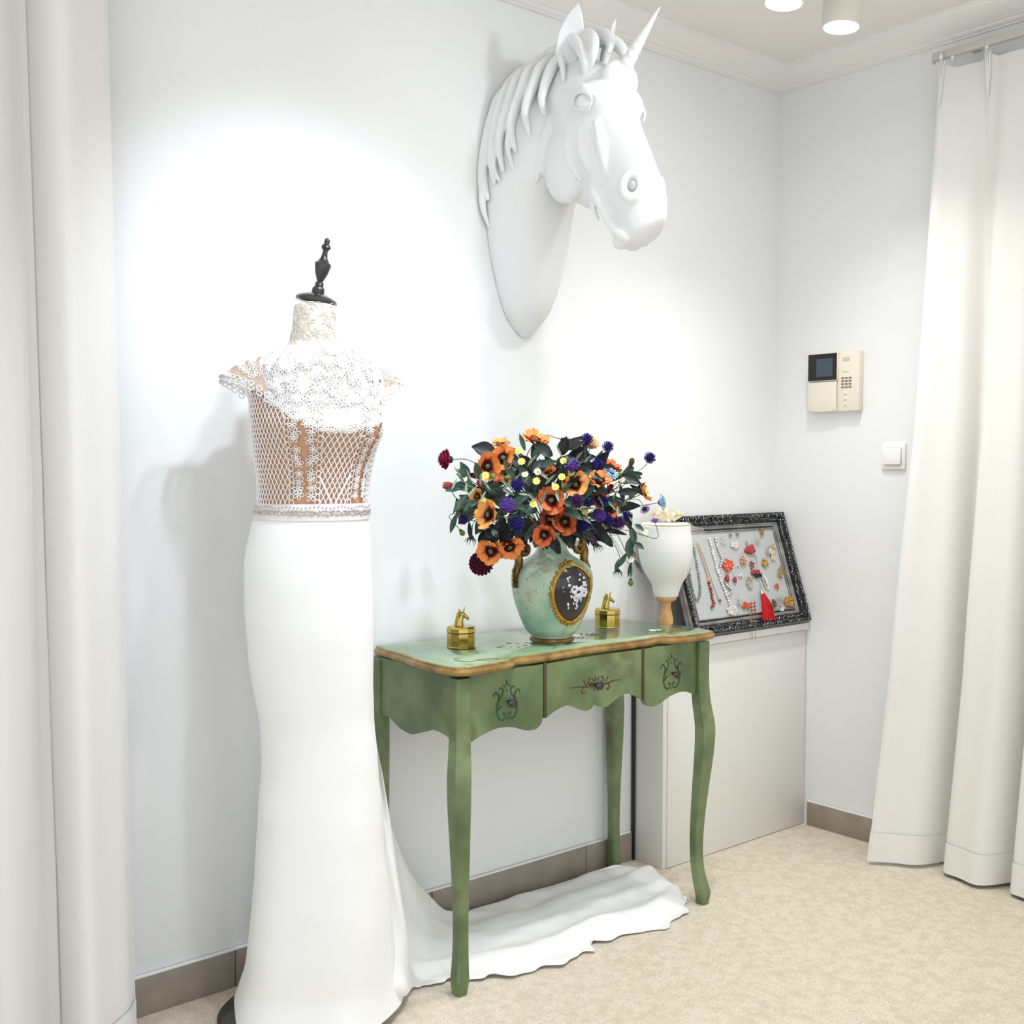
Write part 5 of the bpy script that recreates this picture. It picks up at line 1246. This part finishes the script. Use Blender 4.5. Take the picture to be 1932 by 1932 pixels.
jw('pearl_spray', 'spray of pearls at the bottom of the pearl necklace', 'brooch', [('pearls', cluster(1025, 1180, 48, 26, .0030, 7), pearl), ('wires', chain([(1000, 1090), (1030, 1180), (1060, 1230)]), silv)])
def earring(label, x, y, m, n=6, rad=18, r_=.0022, seed=1, hk=True, asp=1.6, m2=silv):
    parts = [('stones', cluster(x, y, rad, n, r_, seed, asp=asp), m)]
    if hk: parts.append(('hook', hook(x, y - rad*asp), m2))
    jw('earring', label, 'earring', parts)
earring('silver drop earrings at the top left of the board', 940, 515, silv, 9, 28, .0022, 11)
earring('dark round stud at the top of the board, left one', 1012, 452, crystal, 5, 12, .0026, 12, False, 1)
earring('dark round stud at the top of the board, right one', 1080, 446, crystal, 5, 12, .0026, 13, False, 1)
earring('pearl cluster brooch below the dark studs', 1050, 552, pearl, 14, 40, .0034, 14, False, .8)
jw('brooch', 'red flower brooch with gold hoop in the upper middle of the board', 'brooch', [('petals', cluster(1195, 595, 42, 12, .0056, 15, asp=.75), ruby), ('hoop', MB().torus(J(1165, 535, .004), .0062, .0010, 20, 6, FRM), goldj), ('stones', cluster(1212, 555, 20, 7, .0020, 16), rose)])
earring('silver leaf earrings right of the red flower', 1270, 515, silv, 10, 30, .0022, 17)
earring('gold leaf pin near the top right corner of the board', 1312, 428, goldj, 8, 22, .0030, 18, False)
jw('feather_pin', 'champagne feather pin at the right edge of the board', 'brooch', [('petals', leafy(1405, 640, [1.2, 1.6, 2.0, 2.5, .7, 4.2, 4.8, 5.2], .026, .0048), palej), ('stones', cluster(1405, 600, 34, 14, .0024, 19, asp=2.0), rose)])
earring('silver branch pin beside the champagne feather', 1365, 625, silv, 9, 20, .0020, 20, False, 2.2)
jw('brooch', 'coral cluster brooch in the middle left of the board', 'brooch', [('petals', cluster(985, 745, 48, 20, .0040, 21, asp=1.1), coral), ('stones', cluster(985, 720, 44, 8, .0030, 22), rose)])
jw('earring', 'ruby drop earring under the coral cluster, left one', 'earring', [('drops', cluster(976, 870, 16, 5, .0042, 23, asp=2), ruby), ('wire', chain([(960, 800), (970, 840), (976, 890)], .0005), goldj)])
jw('earring', 'ruby drop earring under the coral cluster, right one', 'earring', [('drops', cluster(1052, 884, 14, 5, .0040, 24, asp=2), ruby), ('wire', chain([(1035, 800), (1044, 850), (1052, 890)], .0005), goldj)])
earring('pair of rose gold tassel earrings at the board centre', 1130, 705, rose, 18, 30, .0028, 25, True, 1.7, goldj)
earring('two pearls beside the coral cluster', 1078, 745, pearl, 3, 22, .0032, 26, False, .6)
earring('three pearls below the rose gold earrings', 1105, 835, pearl, 4, 24, .0034, 27, False, .9)
jw('earring', 'long silver drop earring in the middle of the board', 'earring', [('wire', chain([(1250, 650), (1262, 720), (1270, 800)], .0009), silv), ('stones', cluster(1250, 655, 12, 4, .0020, 28), silv)])
earring('gold rose pin at the upper right of the board', 1340, 718, goldj, 10, 26, .0040, 29, False, 1.3)
jw('brooch', 'red and navy bow brooch in the middle of the board', 'brooch', [('petals', cluster(1252, 812, 34, 10, .0044, 30, asp=.6), ruby), ('stones', cluster(1268, 840, 38, 9, .0042, 31, asp=.5), navyj)])
earring('dusty red earring above the red and navy brooch', 1215, 745, copper, 9, 22, .0028, 32, True, 1.8)
jw('leaf_comb', 'silver leaf hair comb below the board centre', 'hair comb', [('petals', leafy(1190, 930, [.4, .9, 1.5, 2.1, 2.7, 3.6, 4.3, 5.0, 5.7], .017, .0052), silv), ('pearls', cluster(1195, 890, 34, 8, .0024, 33), goldj)])
jw('pearl_branch', 'curved pearl branch at the right of the red tassel', 'hair comb', [('pearls', strand([(1320, 850), (1350, 890), (1370, 940), (1365, 985)], .0040, 1.5, jit=.3, seed=34), pearl), ('crystals', strand([(1310, 870), (1330, 920), (1345, 960)], .0030, 1.6, jit=.3, seed=35), silv)])
earring('gold filigree drop earring near the right edge', 1490, 815, goldj, 16, 30, .0026, 36, True, 2.0)
earring('small coral stud near the right edge', 1456, 945, coral, 5, 18, .0030, 37, False, 1.4)
jw('tassel', 'bright red silk tassel hanging at the bottom of the board', 'tassel', [('cord', chain([(1285, 900), (1300, 960), (1306, 1000)], .0010, .010), goldj),
    ('cap', MB().tube([J(1304, 990, .010), J(1312, 1025, .012)], [.0035, .0052], 10), goldj),
    ('threads', (lambda: (lambda mb: [mb.tube(crom([J(1313 + k*1.6, 1015, .012 + .003*sin(k)), J(1322 + k*6.2, 1120, .016 + .006*sin(k*1.7)), J(1330 + k*8.6, 1275 + 8*sin(k*2), .020 + .006*sin(k*2.3))], 6), [.0022]*13, 5) for k in range(-1, 13)] and mb)(MB()))(), redt)])
earring('silver wire drops at the bottom left of the board', 1092, 1105, silv, 8, 22, .0024, 38, True, 2.0)
jw('brooch', 'orange flower brooch at the bottom of the board', 'brooch', [('petals', cluster(1160, 1130, 34, 10, .0042, 39), coral), ('stones', cluster(1165, 1150, 36, 6, .0026, 40), goldj)])
for k, (x, y) in enumerate(((1208, 1110), (1238, 1105))): jw('earring', 'pink red cherry drop earring beside the tassel, %s one' % ('left', 'right')[k], 'earring', [('drops', strand([(x, y), (x + 4, y + 40), (x + 10, y + 85), (x + 16, y + 120)], .0030, 3.2, seed=k), ruby), ('wire', chain([(x - 10, y - 50), (x - 4, y - 60), (x, y), (x + 16, y + 120)], .0005), silv)])
earring('olive green leaf pin right of the red tassel', 1425, 1115, mat('olive_leaf', (88, 88, 62), .4), 9, 20, .0036, 43, False, 2.2)
earring('crystal butterfly pin at the bottom right of the board', 1480, 1090, silv, 16, 40, .0026, 44, False, 1.2)
earring('gold rosette at the bottom right corner of the board', 1572, 1095, goldj, 26, 46, .0046, 45, False, .95)
jw('hair_pin', 'small silver leaf hair pin at the bottom right of the frame', 'hair pin', [('petals', leafy(1490, 1195, [3.6, 4.1, 5.0, 5.6, 2.0], .011, .0026), silv), ('pearls', cluster(1500, 1165, 18, 4, .0030, 46), pearl)])
for k, x in enumerate((1205, 1222, 1250)): jw('thread_earring', 'thin gold thread earring hanging over the frame edge, %s of three' % ('left', 'middle', 'right')[k], 'earring', [('wire', MB().tube([J(x - 20, 1180, .012), J(x - 8, 1300, .022), J(x - 2, 1340, .024), J(x, 1455, .040)], .0006, 4), goldj)])
